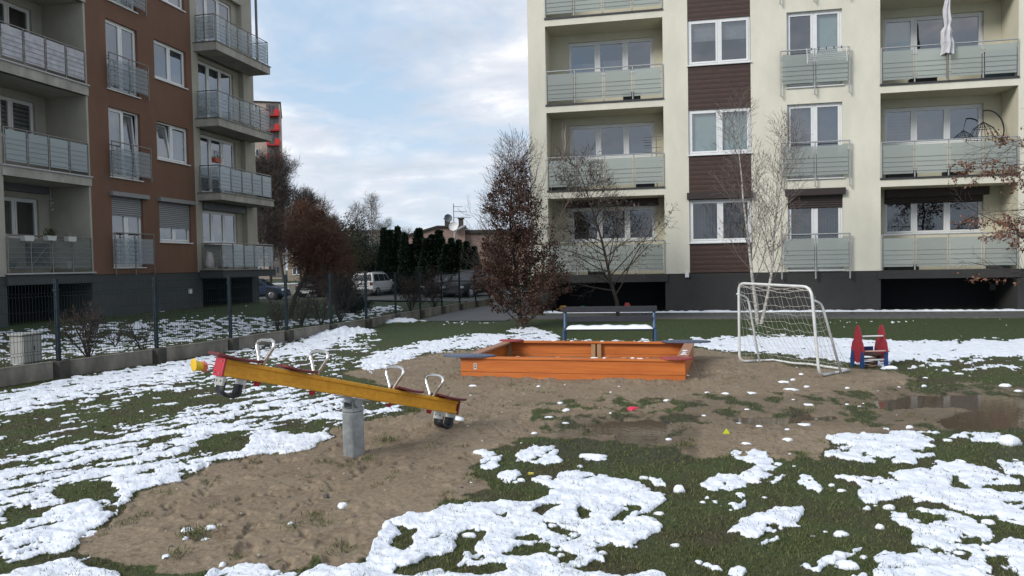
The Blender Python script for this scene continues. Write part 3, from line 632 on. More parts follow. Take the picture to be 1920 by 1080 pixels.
def railing(fr, root, runs, z0, top, glass, foot=None, steel=STEEL, rods=(.18, .32, .46, .60), gl=(.10, .96), npan=None, name='balcony_railing'):
    """runs: list of ((u,d),(u,d), panels, draw_first_post, draw_last_post)"""
    P = fr.P; m = MB(); rm = MB(); zt = z0+top; gs = []
    for (a, b, n, p0, p1) in runs:
        A = Vector((a[0], a[1])); B = Vector((b[0], b[1])); T = (B-A); Ln = T.length; T.normalize(); Nn = Vector((-T.y, T.x))
        if Nn.y < 0: Nn = -Nn
        def Q(t, off, z, A=A, T=T, Nn=Nn): v = A+T*t+Nn*off; return P(v.x, v.y, z)
        m.tube([Q(0, 0, zt), Q(Ln, 0, zt)], .021, 6)
        for i in range(n+1):
            if (i == 0 and not p0) or (i == n and not p1): continue
            t = Ln*i/n; zf = foot if foot is not None else z0
            m.tube([Q(t, 0, zf), Q(t, 0, zt)], .021, 6)
            if foot is not None: m.tube([Q(t, 0, zf+.06), Q(t, -.10, zf+.06)], .014, 5); m.tube([Q(t, 0, zt-.12), Q(t, -.10, zt-.12)], .010, 5)
            for zc in (z0+gl[0]+.14, z0+gl[1]-.14):
                for sgn in (-1, 1):
                    if 0 <= t+sgn*.07 <= Ln: m.tube([Q(t, .01, zc), Q(t+sgn*.075, .01, zc)], .011, 4)
        for r in rods: rm.tube([Q(.02, .026, z0+r), Q(Ln-.02, .026, z0+r)], .0055, 4)
        for i in range(n):
            ta, tb = Ln*i/n+.045, Ln*(i+1)/n-.045
            g = MB()
            v = [Q(ta, .012, z0+gl[0]), Q(tb, .012, z0+gl[0]), Q(tb, .012, z0+gl[1]), Q(ta, .012, z0+gl[1]), Q(ta, .004, z0+gl[0]), Q(tb, .004, z0+gl[0]), Q(tb, .004, z0+gl[1]), Q(ta, .004, z0+gl[1])]
            g.v = v; g.f = [(0, 1, 2, 3), (7, 6, 5, 4), (0, 4, 5, 1), (1, 5, 6, 2), (2, 6, 7, 3), (3, 7, 4, 0)]; gs.append(g)
    ro = m.build(name, steel, root)
    rm.build('rods', RODM, ro)
    for i, g in enumerate(gs): g.build('glass_panel', glass[i % len(glass)] if isinstance(glass, list) else glass, ro)
    return ro
# ------------------------------------------------------------------ right building (cream)
R = Fr('R', 24.58); S = 2.81; NF = 5; TOP = 1.25+S*NF+.3
rb = thing('apartment_building', (4, 24.58, 0), 'cream apartment block with loggias, dark brown boarded window strip and dark grey base', 'building')
XA0, XA1, XD0, XD1 = -3.81, -.04, 6.37, 10.10; XL, XR = -4.39, 17.5
loggias = [(XA0, XA1), (XD0, XD1), (11.9, 15.6)]
def lo(k): return (1.25 if k == 0 else 4.04+S*(k-1), 3.78+S*k)
holes = [(a, b)+lo(k) for a, b in loggias for k in range(NF)]
holes += [(.73, 2.63, 1.25, TOP-.3)]+[(3.70, 5.30, 1.31+S*k, 3.60+S*k) for k in range(NF)]
m = MB(); R.wall(m, XL, XR, 1.25, TOP, holes)
m.quad((XL, 24.58, 0), (XL, 37, 0), (XL, 37, TOP), (XL, 24.58, TOP)); m.quad((XL, 37, 0), (XR, 37, 0), (XR, 37, TOP), (XL, 37, TOP)); m.quad((XR, 24.58, 0), (XR, 37, 0), (XR, 37, TOP), (XR, 24.58, TOP))
for k in range(NF): R.reveal(m, 3.70, 5.30, 1.31+S*k, 3.60+S*k, 0, -.2)
m.build('wall', CREAM, rb)
m = MB(); m.box(XL-.1, XR+.1, 24.48, 37.1, TOP, TOP+.25); m.build('roof', DGREY, rb)
for a, b in loggias:
    m = MB()
    for k in range(NF):
        z0, z1 = lo(k); D = -1.17; wl = (a+.38, b-.50) if a < 0 else (a+.40, b-.47)
        m.quad(R.P(a, 0, z0), R.P(a, D, z0), R.P(a, D, z1), R.P(a, 0, z1)); m.quad(R.P(b, 0, z0), R.P(b, D, z0), R.P(b, D, z1), R.P(b, 0, z1))
        m.quad(R.P(a, 0, z1), R.P(b, 0, z1), R.P(b, D, z1), R.P(a, D, z1))
        R.wall(m, a, b, z0, z1, [(a+.60, b-.30, 2.36+S*k, 3.53+S*k)] if a < 0 else [(a+.40, b-.48, 2.36+S*k, 3.53+S*k)], D)
        u0, u1 = (a+.60, b-.30) if a < 0 else (a+.40, b-.48)
        R.reveal(m, u0, u1, 2.36+S*k, 3.53+S*k, D, D-.2)
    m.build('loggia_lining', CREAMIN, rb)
for a, b in loggias:
    for k in range(NF): z0 = lo(k)[0]; m = MB().quad(R.P(a, 0, z0), R.P(b, 0, z0), R.P(b, -1.17, z0), R.P(a, -1.17, z0)); m.build('loggia_floor', SLABC, rb)
# dark drip edge of the slabs
for a, b in loggias:
    for k in range(1, NF): z0 = lo(k)[0]; m = MB(); R.box(m, a-.02, b+.02, -.02, .035, z0-.045, z0+.004); m.build('slab_edge', mat('dark_metal_edge', (.035, .036, .038), .5), rb)
# base
m = MB(); ch = [(a, b, -.2, 1.0) for a, b in loggias]
R.wall(m, XL, XR, -.2, 1.248, ch, -.015)
for a, b in loggias:
    R.box(m, a-.08, b+.08, -.014, .035, 1.0, 1.246)
    m.quad(R.P(a, -.015, 1.0), R.P(b, -.015, 1.0), R.P(b, -1.6, 1.0), R.P(a, -1.6, 1.0))
    m.quad(R.P(a, -.015, -.2), R.P(a, -1.6, -.2), R.P(a, -1.6, 1.0), R.P(a, -.015, 1.0)); m.quad(R.P(b, -.015, -.2), R.P(b, -1.6, -.2), R.P(b, -1.6, 1.0), R.P(b, -.015, 1.0))
m.build('base', DGREY, rb)
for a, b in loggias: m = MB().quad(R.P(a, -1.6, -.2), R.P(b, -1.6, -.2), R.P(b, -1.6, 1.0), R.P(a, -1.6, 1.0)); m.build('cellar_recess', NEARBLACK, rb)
m = MB(); q = AY(1861, 538, 26.17); m.box(q[0]-.1, q[0]+.1, 26.10, 26.165, q[2]-.1, q[2]+.1); m.build('vent', mat('vent_grey', (.12, .13, .14), .5), rb)
m = MB(); q = AY(1288, 514, 24.58); m.box(q[0]-.06, q[0]+.06, 24.50, 24.575, q[2]-.1, q[2]+.08); m.build('junction_box', WHITE, rb)
# boarded strip with windows
BW = [(2.23, 3.58)]+[(5.00+S*(k-1), 6.41+S*(k-1)) for k in range(1, NF)]
m = MB(); edges = [1.27]
zz0 = 1.27
for (a, b) in BW+[(TOP-.26, 0)]: m = MB(); R.box(m, .735, 2.625, -.10, -.012, zz0, a-.04); m.build('cladding', CLAD, rb); zz0 = b
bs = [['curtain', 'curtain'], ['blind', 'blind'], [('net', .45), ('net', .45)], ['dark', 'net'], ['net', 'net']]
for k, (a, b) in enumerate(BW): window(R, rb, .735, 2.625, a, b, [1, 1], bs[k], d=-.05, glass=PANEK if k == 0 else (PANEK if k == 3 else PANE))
m = MB(); R.box(m, .66, 2.66, -.02, .14, 3.60, 3.80); m.build('shutter_box', BOXB, rb)
# french windows
cs = [['curtain', 'curtain'], ['slate', 'slate'], ['dark', 'blind'], ['net', 'net'], ['net', 'dark']]
for k in range(NF): window(R, rb, 3.70, 5.30, 1.31+S*k, 3.60+S*k, [1, 1], cs[k], d=-.10, glass=PANEK if k == 0 else PANE)
m = MB(); R.box(m, 3.62, 5.36, -.02, .13, 3.60, 3.80); m.build('shutter_box', BOXB, rb)
m = MB(); R.box(m, 3.71, 5.29, -.085, -.06, 3.21, 3.60); m.build('shutter', SHUTB, rb)
for k in range(NF): railing(R, rb, [((3.50, .13), (5.47, .13), 2, True, True)], 1.31+S*k, 1.09, FROST, foot=1.03+S*k, name='window_railing', gl=(.08, .96))
# loggia windows and railings
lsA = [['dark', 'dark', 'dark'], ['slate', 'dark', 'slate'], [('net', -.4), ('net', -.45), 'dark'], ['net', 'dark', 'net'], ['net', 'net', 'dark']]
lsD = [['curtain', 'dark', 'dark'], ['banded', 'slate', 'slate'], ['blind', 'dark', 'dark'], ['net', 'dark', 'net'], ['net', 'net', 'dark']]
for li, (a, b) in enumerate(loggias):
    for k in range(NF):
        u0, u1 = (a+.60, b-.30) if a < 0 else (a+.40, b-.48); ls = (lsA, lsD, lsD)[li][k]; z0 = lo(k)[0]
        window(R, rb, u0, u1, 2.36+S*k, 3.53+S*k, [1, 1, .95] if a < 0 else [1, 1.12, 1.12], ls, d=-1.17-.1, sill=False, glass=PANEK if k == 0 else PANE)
        if a < 10: railing(R, rb, [((a+.02, .03), (b-.02, .03), 4, True, True)], z0+.01, 1.06, FROST)
for li, (a, b) in enumerate(loggias[:2]):
    m = MB(); R.box(m, (a+.45 if a < 0 else a+.42), (b-.20 if a < 0 else b-.38), -1.16, -.98, 3.53, 3.77); m.build('shutter_box', BOXB, rb)
m = MB(); R.box(m, XD0+.42, XD1-.50, -1.20, -1.17, 3.33, 3.53); m.build('shutter', SHUTB, rb)
# ------------------------------------------------------------------ left building (brown / grey)
LX0 = -17.75; Lf = Fr('L', LX0)
LT = [1.64, 4.64, 7.50, 10.40, 13.28]          # slab tops
LB = [1.33, 4.34, 7.17, 10.06, 12.95]          # slab undersides
ltop = 15.9
lb = thing('apartment_building', (LX0, 24, .18), 'apartment block with a brown rendered panel, grey loggias and projecting concrete balconies', 'building')
U0, UB0, UB1, UE = 8., 20.62, 26.0, 30.42
fw = [(21.50, 23.00, LT[k]+.12 if k else 1.78, LT[k]+2.40 if k else 4.16) for k in range(5)]
sw = [(23.85, 25.67, 2.68, 4.12), (23.85, 25.67, 5.64, 7.0), (23.85, 25.67, 8.52, 9.90), (23.85, 25.67, 11.42, 12.80)]
m = MB(); Lf.wall(m, UB0, UB1, 1.56, ltop, fw+sw)
for h in fw+sw: Lf.reveal(m, *h, 0, -.2)
m.build('brown_panel', BROWNP, lb)
m = MB(); lh = [(17.42, UB0-.08, LT[k], LB[k+1]) for k in range(4)]+[(13.4, 16.9, LT[k], LB[k+1]) for k in range(4)]
Lf.wall(m, U0, UB0-.001, 1.56, ltop, lh)
bw = [(26.66, 29.2, (1.72 if k == 0 else LT[k]+.06) if k != 0 else 2.69, (4.02, 7.02, 9.92, 12.8)[k]) for k in range(4)]
bh = [(26.42, 29.62, LT[k], LB[k+1]) for k in range(4)]
Lf.wall(m, UB1+.001, UE, 1.56, ltop, bh)
for k in range(4):
    Lf.reveal(m, 26.42, 29.62, LT[k], LB[k+1], 0, -.22); Lf.wall(m, 26.42, 29.62, LT[k], LB[k+1], [bw[k]], -.22); Lf.reveal(m, *bw[k], -.22, -.4)
m.quad((LX0, UE, 0), (LX0-12, UE, 0), (LX0-12, UE, ltop), (LX0, UE, ltop)); m.quad((LX0-12, U0, 0), (LX0-12, UE, 0), (LX0-12, UE, ltop), (LX0-12, U0, ltop)); m.quad((LX0, U0, 0), (LX0-12, U0, 0), (LX0-12, U0, ltop), (LX0, U0, ltop))
for (a, b, z0, z1) in lh:
    m.quad(Lf.P(a, 0, z0), Lf.P(a, -1.5, z0), Lf.P(a, -1.5, z1), Lf.P(a, 0, z1)); m.quad(Lf.P(b, 0, z0), Lf.P(b, -1.5, z0), Lf.P(b, -1.5, z1), Lf.P(b, 0, z1))
    m.quad(Lf.P(a, 0, z1), Lf.P(b, 0, z1), Lf.P(b, -1.5, z1), Lf.P(a, -1.5, z1)); m.quad(Lf.P(a, 0, z0), Lf.P(b, 0, z0), Lf.P(b, -1.5, z0), Lf.P(a, -1.5, z0))
    Lf.wall(m, a, b, z0, z1, [(a+.35, b-.40, z0+1.08, z0+2.30)], -1.5); Lf.reveal(m, a+.35, b-.40, z0+1.08, z0+2.30, -1.5, -1.7)
m.build('wall', CONC, lb)
m = MB(); m.box(LX0-12.1, LX0+.1, U0-.1, UE+.1, ltop, ltop+.25); m.build('roof', DGREY, lb)
for k in range(1, 5):
    for (a, b) in ((17.36, UB0-.02), (13.3, 17.0)): m = MB(); Lf.box(m, a, b, -.1, .06, LB[k], LT[k]-.035); m.build('loggia_slab', SLABC, lb)
for k in range(0, 5): m = MB(); Lf.box(m, 17.34, UB0, -.1, .10, LT[k]-.034, LT[k]+.01); m.build('slab_flashing', mat('pale_flashing', (.36, .36, .36), .5), lb)
for k in range(0, 4):
    m = MB(); Lf.box(m, 26.13, 30.12, -.1 if k else .003, 1.0, (LB[k] if k else 1.33), LT[k]-.03); s_ = m.build('balcony_slab', SLABC if k else GREYP, lb)
    m = MB(); Lf.box(m, 26.10, 30.16, -.1 if k else .003, 1.04, LT[k]-.029, LT[k]); m.build('flashing', STEELD, s_)
m = MB(); bh0 = [(17.42, UB0-.08, -.2, 1.31), (26.3, 29.9, -.2, 1.30), (13.4, 16.9, -.2, 1.31)]
Lf.wall(m, U0, UE, -.2, 1.558, bh0, -.02)
for (a, b, z0, z1) in bh0:
    Lf.reveal(m, a, b, z0, z1, -.02, -1.7, bottom=False)
m.quad((LX0-.02, UE-.01, -.2), (LX0-8, UE-.01, -.2), (LX0-8, UE-.01, 1.558), (LX0-.02, UE-.01, 1.558))
Lf.box(m, 17.38, UB0-.04, -.018, .05, 1.31, 1.60)
m.build('base', GREYP, lb)
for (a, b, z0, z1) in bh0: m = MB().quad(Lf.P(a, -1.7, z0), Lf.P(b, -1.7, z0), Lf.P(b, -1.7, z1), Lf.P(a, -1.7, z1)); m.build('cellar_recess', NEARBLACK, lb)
m = MB(); q = AX(356, 546, LX0); m.box(LX0-.015, LX0+.05, q[1]-.07, q[1]+.07, q[2]-.09, q[2]+.09); m.build('wall_lamp_box', WHITE, lb)
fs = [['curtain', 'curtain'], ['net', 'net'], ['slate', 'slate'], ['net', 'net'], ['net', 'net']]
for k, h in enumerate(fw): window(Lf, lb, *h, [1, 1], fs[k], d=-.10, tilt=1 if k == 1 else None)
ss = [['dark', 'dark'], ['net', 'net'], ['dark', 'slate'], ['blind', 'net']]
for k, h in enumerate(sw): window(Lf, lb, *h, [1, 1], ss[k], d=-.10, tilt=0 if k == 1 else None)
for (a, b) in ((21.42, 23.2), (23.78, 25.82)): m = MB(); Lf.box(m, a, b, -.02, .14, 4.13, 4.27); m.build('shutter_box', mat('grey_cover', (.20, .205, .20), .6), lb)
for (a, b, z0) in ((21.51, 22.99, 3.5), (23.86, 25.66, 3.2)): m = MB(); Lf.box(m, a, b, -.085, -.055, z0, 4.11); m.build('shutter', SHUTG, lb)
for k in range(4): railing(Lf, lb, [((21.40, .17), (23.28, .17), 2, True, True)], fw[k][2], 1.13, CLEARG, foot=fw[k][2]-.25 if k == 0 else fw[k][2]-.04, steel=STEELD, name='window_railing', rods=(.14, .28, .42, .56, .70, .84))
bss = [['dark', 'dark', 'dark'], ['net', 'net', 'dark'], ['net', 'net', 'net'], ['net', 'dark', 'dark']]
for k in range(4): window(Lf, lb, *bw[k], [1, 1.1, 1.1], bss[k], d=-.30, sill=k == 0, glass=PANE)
m = MB(); Lf.box(m, 26.55, 29.5, -.22, -.02, 4.04, 4.27); m.build('shutter_box', BOXG, lb)
gm = [[CLEARG], [FROSTL, FROSTL, FROSTL, FROSTL], [CLEARG], [CLEARG]]
for k in range(4):
    g = [[CLEARG, CLEARG, FROSTL, FROSTL, CLEARG, CLEARG], [CLEARG, FROSTL, FROSTL, FROSTL, FROSTL, FROSTL], [CLEARG], [CLEARG]][k]
    railing(Lf, lb, [((26.18, .10), (26.18, .93), 1, True, False), ((26.18, .93), (30.06, .93), 5, True, True), ((30.06, .10), (30.06, .93), 1, True, False)], LT[k], 1.03, g, steel=STEELD, rods=(.16, .30, .44, .58, .72))
for (a, b, z0, z1) in lh[:4]:
    k = LT.index(z0); st = [['dark', 'dark'], ['day', 'day'], ['dark', 'dark'], ['net', 'net']][k]
    window(Lf, lb, a+.35, b-.40, z0+1.08, z0+2.30, [1, 1.15, 1.15], [st[0]]+st, d=-1.58, sill=False)
    railing(Lf, lb, [((a+.02, .04), (b-.04, .04), 4, True, True)], z0+.01, 1.02 if k else 1.06, [CLEARG, FROSTL, mat('white_cloth_screen', (.42, .42, .45), .9, var=.2, vscale=5), FROSTL][k] if k else CLEARG, steel=STEELD, rods=(.16, .30, .44, .58, .72))
m = MB(); Lf.box(m, 17.6, 20.4, -1.5, -1.3, 4.12, 4.335); m.build('shutter_box', BOXG, lb)
m = MB(); m.tube([Lf.P(29.75, .62, 10.41), Lf.P(29.75, .62, 15.5)], .055, 8); m.build('downpipe', mat('grey_pipe', (.12, .125, .13), .5), lb)
# ------------------------------------------------------------------ far buildings
def plainblock(name, cx, cy, w, dth, h, z0, rz, wallm, label, rows, cols, wy=1.35, wx=1.5, balc=None, roofm=None):
    t = thing(name, (cx, cy, z0), label, 'building', rz=rz)
    m = MB(); m.box(-w/2, w/2, 0, dth, 0, h); m.build('wall', wallm, t, local=True)
    m = MB(); m.box(-w/2-.15, w/2+.15, -.15, dth+.15, h, h+.3); m.build('roof', roofm or DGREY, t, local=True)
    fh = h/rows
    for i in range(rows):
        for j in range(cols):
            x = -w/2+(j+.5)*w/cols; z = i*fh+fh*.38
            m = MB(); m.box(x-wx/2, x+wx/2, -.05, .0, z, z+wy); wi = m.build('window', WHITE, t, local=True)
            m = MB()
            for s in (0, 1): m.box(x-wx/2+.08+s*wx/2, x+s*wx/2-.08, -.062, -.05, z+.1, z+wy-.1)
            m.build('pane', mat('far_pane', (.05, .06, .075), .15), wi, local=True)
    return t
q = AT(507, 330, 150.); zb = -.45
tw = plainblock('tower_block', q[0]-1.2, q[1], 6.6, 16, 35.2, zb, YAW+.28, mat('pale_pinkish_render', (.46, .38, .32), .9, var=.08, vscale=.3), 'distant pale tower block with red balconies beyond the brown block', 12, 2, 1.4, 1.3)
for i in range(4, 12):
    z = i*35.2/12
    m = MB(); m.box(.55, 3.0, -1.2, -.0, z+.2, z+.35); m.box(2.1, 3.05, -1.25, -1.15, z+.36, z+1.5); m.box(.5, 1.0, -1.25, -1.15, z+.36, z+1.5); m.box(2.96, 3.04, -1.14, 0, z+.36, z+1.5)
    m.build('balcony', mat('red_balcony', (.62, .025, .03), .5), tw, local=True)
    m = MB()
    for s in range(8): m.box(1.02+s*.14, 1.05+s*.14, -1.22, -1.18, z+.36, z+1.45)
    m.box(1.0, 2.1, -1.23, -1.17, z+1.42, z+1.5); m.build('balcony_railing', mat('dark_rail', (.08, .05, .05), .5), tw, local=True)
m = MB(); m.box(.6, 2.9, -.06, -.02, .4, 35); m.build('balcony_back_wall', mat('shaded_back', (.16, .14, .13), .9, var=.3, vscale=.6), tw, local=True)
q = AT(640, 480, 125.)
plainblock('apartment_building', q[0], q[1], 18, 12, 7.9, zb, YAW, mat('pale_ochre_render', (.26, .21, .16), .9, var=.12, vscale=.3), 'long low ochre block glimpsed behind the bare trees', 3, 6, 1.2, 1.4)
q = AT(850, 500, 74.)
hs = thing('house', (q[0], q[1], zb), 'flat topped pinkish house standing behind the row of thujas', 'house', rz=YAW)
PINK = mat('pinkish_render', (.27, .19, .16), .9, var=.08, vscale=.5)
m = MB(); m.prism([(-5.0, 0), (1.2, 0), (1.2, 5.75), (-1.5, 5.85), (-4.2, 5.1), (-5.0, 4.8)], lambda a, b: (a, 0, b), lambda a, b: (a, 9, b)); m.box(1.2, 7.5, .6, 9, 0, 5.25); m.build('wall', PINK, hs, local=True)
m = MB(); m.box(1.21, 7.8, .3, 9.2, 5.25, 5.55); m.prism([(1.25, 5.75), (1.25, 5.93), (-1.5, 6.03), (-4.2, 5.28), (-5.15, 4.95), (-5.1, 4.8), (-4.2, 5.1), (-1.5, 5.85)], lambda a, b: (a, -.2, b), lambda a, b: (a, 9.2, b)); m.build('roof', mat('dark_roof_edge', (.03, .028, .028), .7), hs, local=True)
m = MB(); m.box(1.3, 7.7, .5, 9, 5.555, 5.65); m.build('roof_snow', SNOWM, hs, local=True)
m = MB(); m.box(-.9, -.4, 1.5, 2.2, 5.8, 6.75); m.box(.5, .95, 1.5, 2.2, 5.7, 6.75); m.box(-1.0, -.3, 1.4, 2.3, 6.75, 6.83); m.box(.4, 1.05, 1.4, 2.3, 6.75, 6.83); m.build('chimney', mat('dark_chimney', (.06, .05, .045), .9), hs, local=True)
def dish(root, x, y, z, r, m_, az):
    m = MB(); pr = [(0.001, 0), (r*.4, .03), (r*.75, .1), (r, .2), (r*1.01, .2), (r*.75, .07), (r*.4, -.0), (.001, -.03)]
    m.lathe(pr, (0, 0, 0), 18); R_ = Matrix.Rotation(az, 4, 'Z') @ Matrix.Rotation(math.radians(72), 4, 'X')
    m.v = [tuple((R_ @ Vector(v))+Vector((x, y, z))) for v in m.v]; m.tube([(x, y+.1, z), (x, y+.35, z-.2), (x, y+.35, z-1.0)], .04, 5); m.build('satellite_dish', m_, root, local=True)
dish(hs, -.55, 1.2, 6.75, .42, mat('grey_dish', (.12, .13, .14), .6), .4); dish(hs, .15, -.35, 5.85, .46, mat('white_dish', (.62, .62, .62), .6), -.1)
m = MB(); m.tube([(0, 1.8, 5.8), (0, 1.8, 8.3)], .045, 5)
for z, l in ((8.0, .9), (7.5, 1.3), (6.9, 1.7)):
    m.tube([(0, 1.8, z), (l, 1.6, z-.05)], .025, 4)
    for s in range(5): m.tube([(l*.25*s, 1.5, z), (l*.25*s, 2.1, z)], .015, 4)
m.build('antenna', mat('antenna_metal', (.15, .15, .16), .5), hs, local=True)
# ================================================================== FENCE
FPX = [(-500, 770), (-190, 715.5), (110, 675.6), (293.8, 652), (432.5, 633), (537.5, 618.5), (621, 607), (687, 597), (742, 587.5), (788, 580), (828.6, 573.5), (862, 568), (892, 563.2), (918, 559.5)]
FP = [G(x, y, .27) for x, y in FPX]
FP = [(float(p[0]), float(p[1])) for p in FP]; FP[0] = (-10.0, 6.4); FP[1] = (-9.7, 8.25)
FP = [(-10.15, 4.6)]+FP
fence = thing('mesh_fence', (FP[2][0], FP[2][1], 0), 'dark green welded wire fence on a low stained concrete footing', 'fence')
def fdir(a, b): v = Vector((b[0]-a[0], b[1]-a[1], 0)); L_ = v.length; v.normalize(); return v, L_
for i, p in enumerate(FP):
    m = MB(); a = .026; m.box(p[0]-a, p[0]+a, p[1]-a, p[1]+a, .1, 1.53-.012*max(0, i-3)); m.box(p[0]-a-.006, p[0]+a+.006, p[1]-a-.006, p[1]+a+.006, 1.53-.012*max(0, i-3), 1.545-.012*max(0, i-3))
    for z in (.42, .80, 1.36): m.box(p[0]-a-.008, p[0]+a+.008, p[1]-a-.008, p[1]+a+.008, z, z+.03)
    m.build('post', FPOST, fence)
    m = MB(); m.box(p[0]-.13, p[0]+.11, p[1]-.10, p[1]+.13, -.15, .262); m.build('footing_block', CONCD, fence, bevel=.012)
for i in range(len(FP)-1):
    a, b = FP[i], FP[i+1]; v, Ln = fdir(a, b); n = Vector((-v.y, v.x, 0)); a3 = Vector((a[0], a[1], 0))
    def Q(t, o, z, a3=a3, v=v, n=n): p = a3+v*t+n*o; return (p.x, p.y, z)
    m = MB(); dz = random.Random(i).uniform(-.012, .008)
    m.box(.12, Ln-.12, -.03, .03, -.15, .245+dz, Q); m.box(.12, Ln-.12, -.038, .038, .2455+dz, .262+dz, Q); m.build('concrete_slab', CONCF, fence)
    top = 1.50-.012*max(0, i-3); m = MB(); nw = int((Ln-.06)/.05)
    for j in range(nw+1):
        t = .03+(Ln-.06)*j/nw
        pts = [(0, .27), (0, .40), (.02, .425), (0, .45), (0, .80), (.02, .825), (0, .85), (0, 1.28), (.02, 1.305), (0, 1.33), (0, top)]
        m.tube([Q(t, o, z) for o, z in pts], .0026, 3, cap=False)
    for z in (.30, .40, .45, .62, .80, .85, 1.05, 1.28, 1.33, 1.47):
        m.tube([Q(.02, .004, z), Q(Ln-.02, .004, z)], .0032, 3, cap=False)
    m.build('wire_panel', FENCEM, fence)
# ================================================================== SEESAW
sL = Vector(AT(415, 688, 5.66)); sR = Vector(AT(850, 763, 7.54)); mid = (sL+sR)/2; e1 = (sR-sL); LEN = e1.length; e1.normalize()
e2 = Vector((e1.y, -e1.x, 0)).normalized(); e3 = e2.cross(e1).normalized()
if e3.z < 0: e3 = -e3
def SQ(s, t, h): p = mid+e1*s+e2*t+e3*h; return (p.x, p.y, p.z)
base_z = gz(mid.x, mid.y)
ss_ = thing('seesaw', (mid.x, mid.y, base_z), 'yellow four seat seesaw with steel loop handles on a galvanised post', 'seesaw')
hl = LEN/2; BH = .062; BWd = .06
m = MB(); m.box(-hl, hl, -BWd+.012, BWd-.012, -BH, BH, SQ)
for h0, h1 in ((-BH-.003, -BH+.028), (BH-.030, BH+.003)): m.box(-hl-.002, hl+.002, -BWd, BWd, h0, h1, SQ)
m.build('beam', YELL, ss_, bevel=.006)
for s in (-1, 1):
    m = MB(); m.box(min(s*(hl+.004), s*(hl+.022)), max(s*(hl+.004), s*(hl+.022)), -BWd-.008, BWd+.008, -BH-.008, BH+.008, SQ)
    ec = m.build('end_cap', REDP if s < 0 else REDW, ss_, bevel=.004)
    m = MB()
    for t_, h_ in ((.035, .045), (-.035, -.045), (.04, -.05)):
        m.tube([SQ(s*(hl+.022), t_, h_), SQ(s*(hl+.03), t_, h_)], .006, 6)
    m.build('screw', GALV, ec)
def seat(sa, sb):
    m = MB(); n = 10; w0 = .125
    top = []; 
    for i in range(n+1):
        u = i/n; s = sa+(sb-sa)*u; w = w0*(1-.35*abs(2*u-1)**3); c = .010*math.sin(u*math.pi)*0+.014*(2*u-1)**2
        top.append((s, w, c))
    for (s, w, c) in top:
        m.v += [SQ(s, -w, BH+.006+c), SQ(s, w, BH+.006+c), SQ(s, w, BH+.026+c), SQ(s, -w, BH+.026+c)]
    for i in range(n):
        a = i*4; b = a+4
        for j in range(4): m.f.append((a+j, a+(j+1) % 4, b+(j+1) % 4, b+j))
    m.f.append((0, 3, 2, 1)); m.f.append((n*4, n*4+1, n*4+2, n*4+3)); m.build('seat', REDW, ss_, bevel=.004)
def handle(s):
    pts = []; H_ = .245; Wd = .088
    for (t, h) in [(-.018, -.02), (-.022, .03), (-.055, .11), (-.080, .165), (-.086, .195), (-.074, .228), (-.045, .243), (0, .245), (.045, .243), (.074, .228), (.086, .195), (.080, .165), (.055, .11), (.022, .03), (.018, -.02)]:
        pts.append(SQ(s, t*1.42, BH+h*.85))
    m = MB(); m.tube(pts, .0145, 8); m.build('handle', CHROME, ss_, smooth=True)
    m = MB(); m.tube([SQ(s, 0, -BH-.006), SQ(s, 0, -BH-.04)], [.03, .022], 8); m.build('handle_cap', REDP, ss_, smooth=True)
for sg in (-1, 1):
    seat(min(sg*hl*1.07, sg*hl*.77), max(sg*hl*1.07, sg*hl*.77)); handle(sg*hl*.745); seat(min(sg*hl*.60, sg*hl*.37), max(sg*hl*.60, sg*hl*.37)); handle(sg*hl*.335)
    # half tyre bumper with its brackets
    c = sg*(hl-.10); m = MB(); n = 14; w = .058; th = .016; Rr = .078
    ring = [(c-Rr, -BH-.045), (c-Rr, -BH-.10)]+[(c-Rr*math.cos(a), -BH-.105-.05*math.sin(a)) for a in np.linspace(0, math.pi, n)]+[(c+Rr, -BH-.10), (c+Rr, -BH-.045)]
    for (s, h) in ring: m.v += [SQ(s, -w, h), SQ(s, w, h)]
    inn = [(c+(s-c)*.82, h+(.014 if abs(s-c) < Rr*.95 else 0)) for s, h in ring]
    for (s, h) in inn: m.v += [SQ(s, -w, h), SQ(s, w, h)]
    k = len(ring)
    for i in range(k-1):
        a = 2*i; o_ = 2*k
        m.f += [(a, a+1, a+3, a+2), (o_+a, o_+a+2, o_+a+3, o_+a+1), (a, a+2, o_+a+2, o_+a), (a+1, o_+a+1, o_+a+3, a+3)]
    m.build('tyre_bumper', RUB, ss_, smooth=True)
    m = MB()
    for s in (-1, 1): m.box(c+s*Rr-.006-(.0 if s > 0 else .012), c+s*Rr+.006+(.012 if s > 0 else 0), -w, w, -BH-.075, -BH-.006, SQ)
    br = m.build('bracket', mat('zinc_plate', (.45, .45, .42), .4, metal=.5), ss_)
    m = MB()
    for s in (-1, 1):
        for t in (-.03, .03): m.tube([SQ(c+s*(Rr+.016), t, -BH-.04), SQ(c+s*(Rr+.026), t, -BH-.04)], .008, 6)
    m.build('bolt', GALV, br)
pp = Vector(SQ(0, 0, -BH)); px_, py_ = pp.x, pp.y; pt = pp.z-.085
rot = math.atan2(e1.y, e1.x)
def PQ(a, b, z): return (px_+a*math.cos(rot)-b*math.sin(rot), py_+a*math.sin(rot)+b*math.cos(rot), z)
m = MB(); oc = [(a*.86, b*.86) for a, b in [(.10, .045), (.07, .085), (-.07, .085), (-.10, .045), (-.10, -.045), (-.07, -.085), (.07, -.085), (.10, -.045)]]
m.prism(oc, lambda a, b: PQ(a, b, base_z-.1), lambda a, b: PQ(a, b, pt-.04)); m.build('post', GALV, ss_, bevel=.012)
m = MB(); m.prism([(a*1.04, b*1.04) for a, b in oc], lambda a, b: PQ(a, b, pt-.038), lambda a, b: PQ(a*.97, b*.97, pt-.005)); m.build('post_cap', GALV, ss_, bevel=.004)
m = MB()
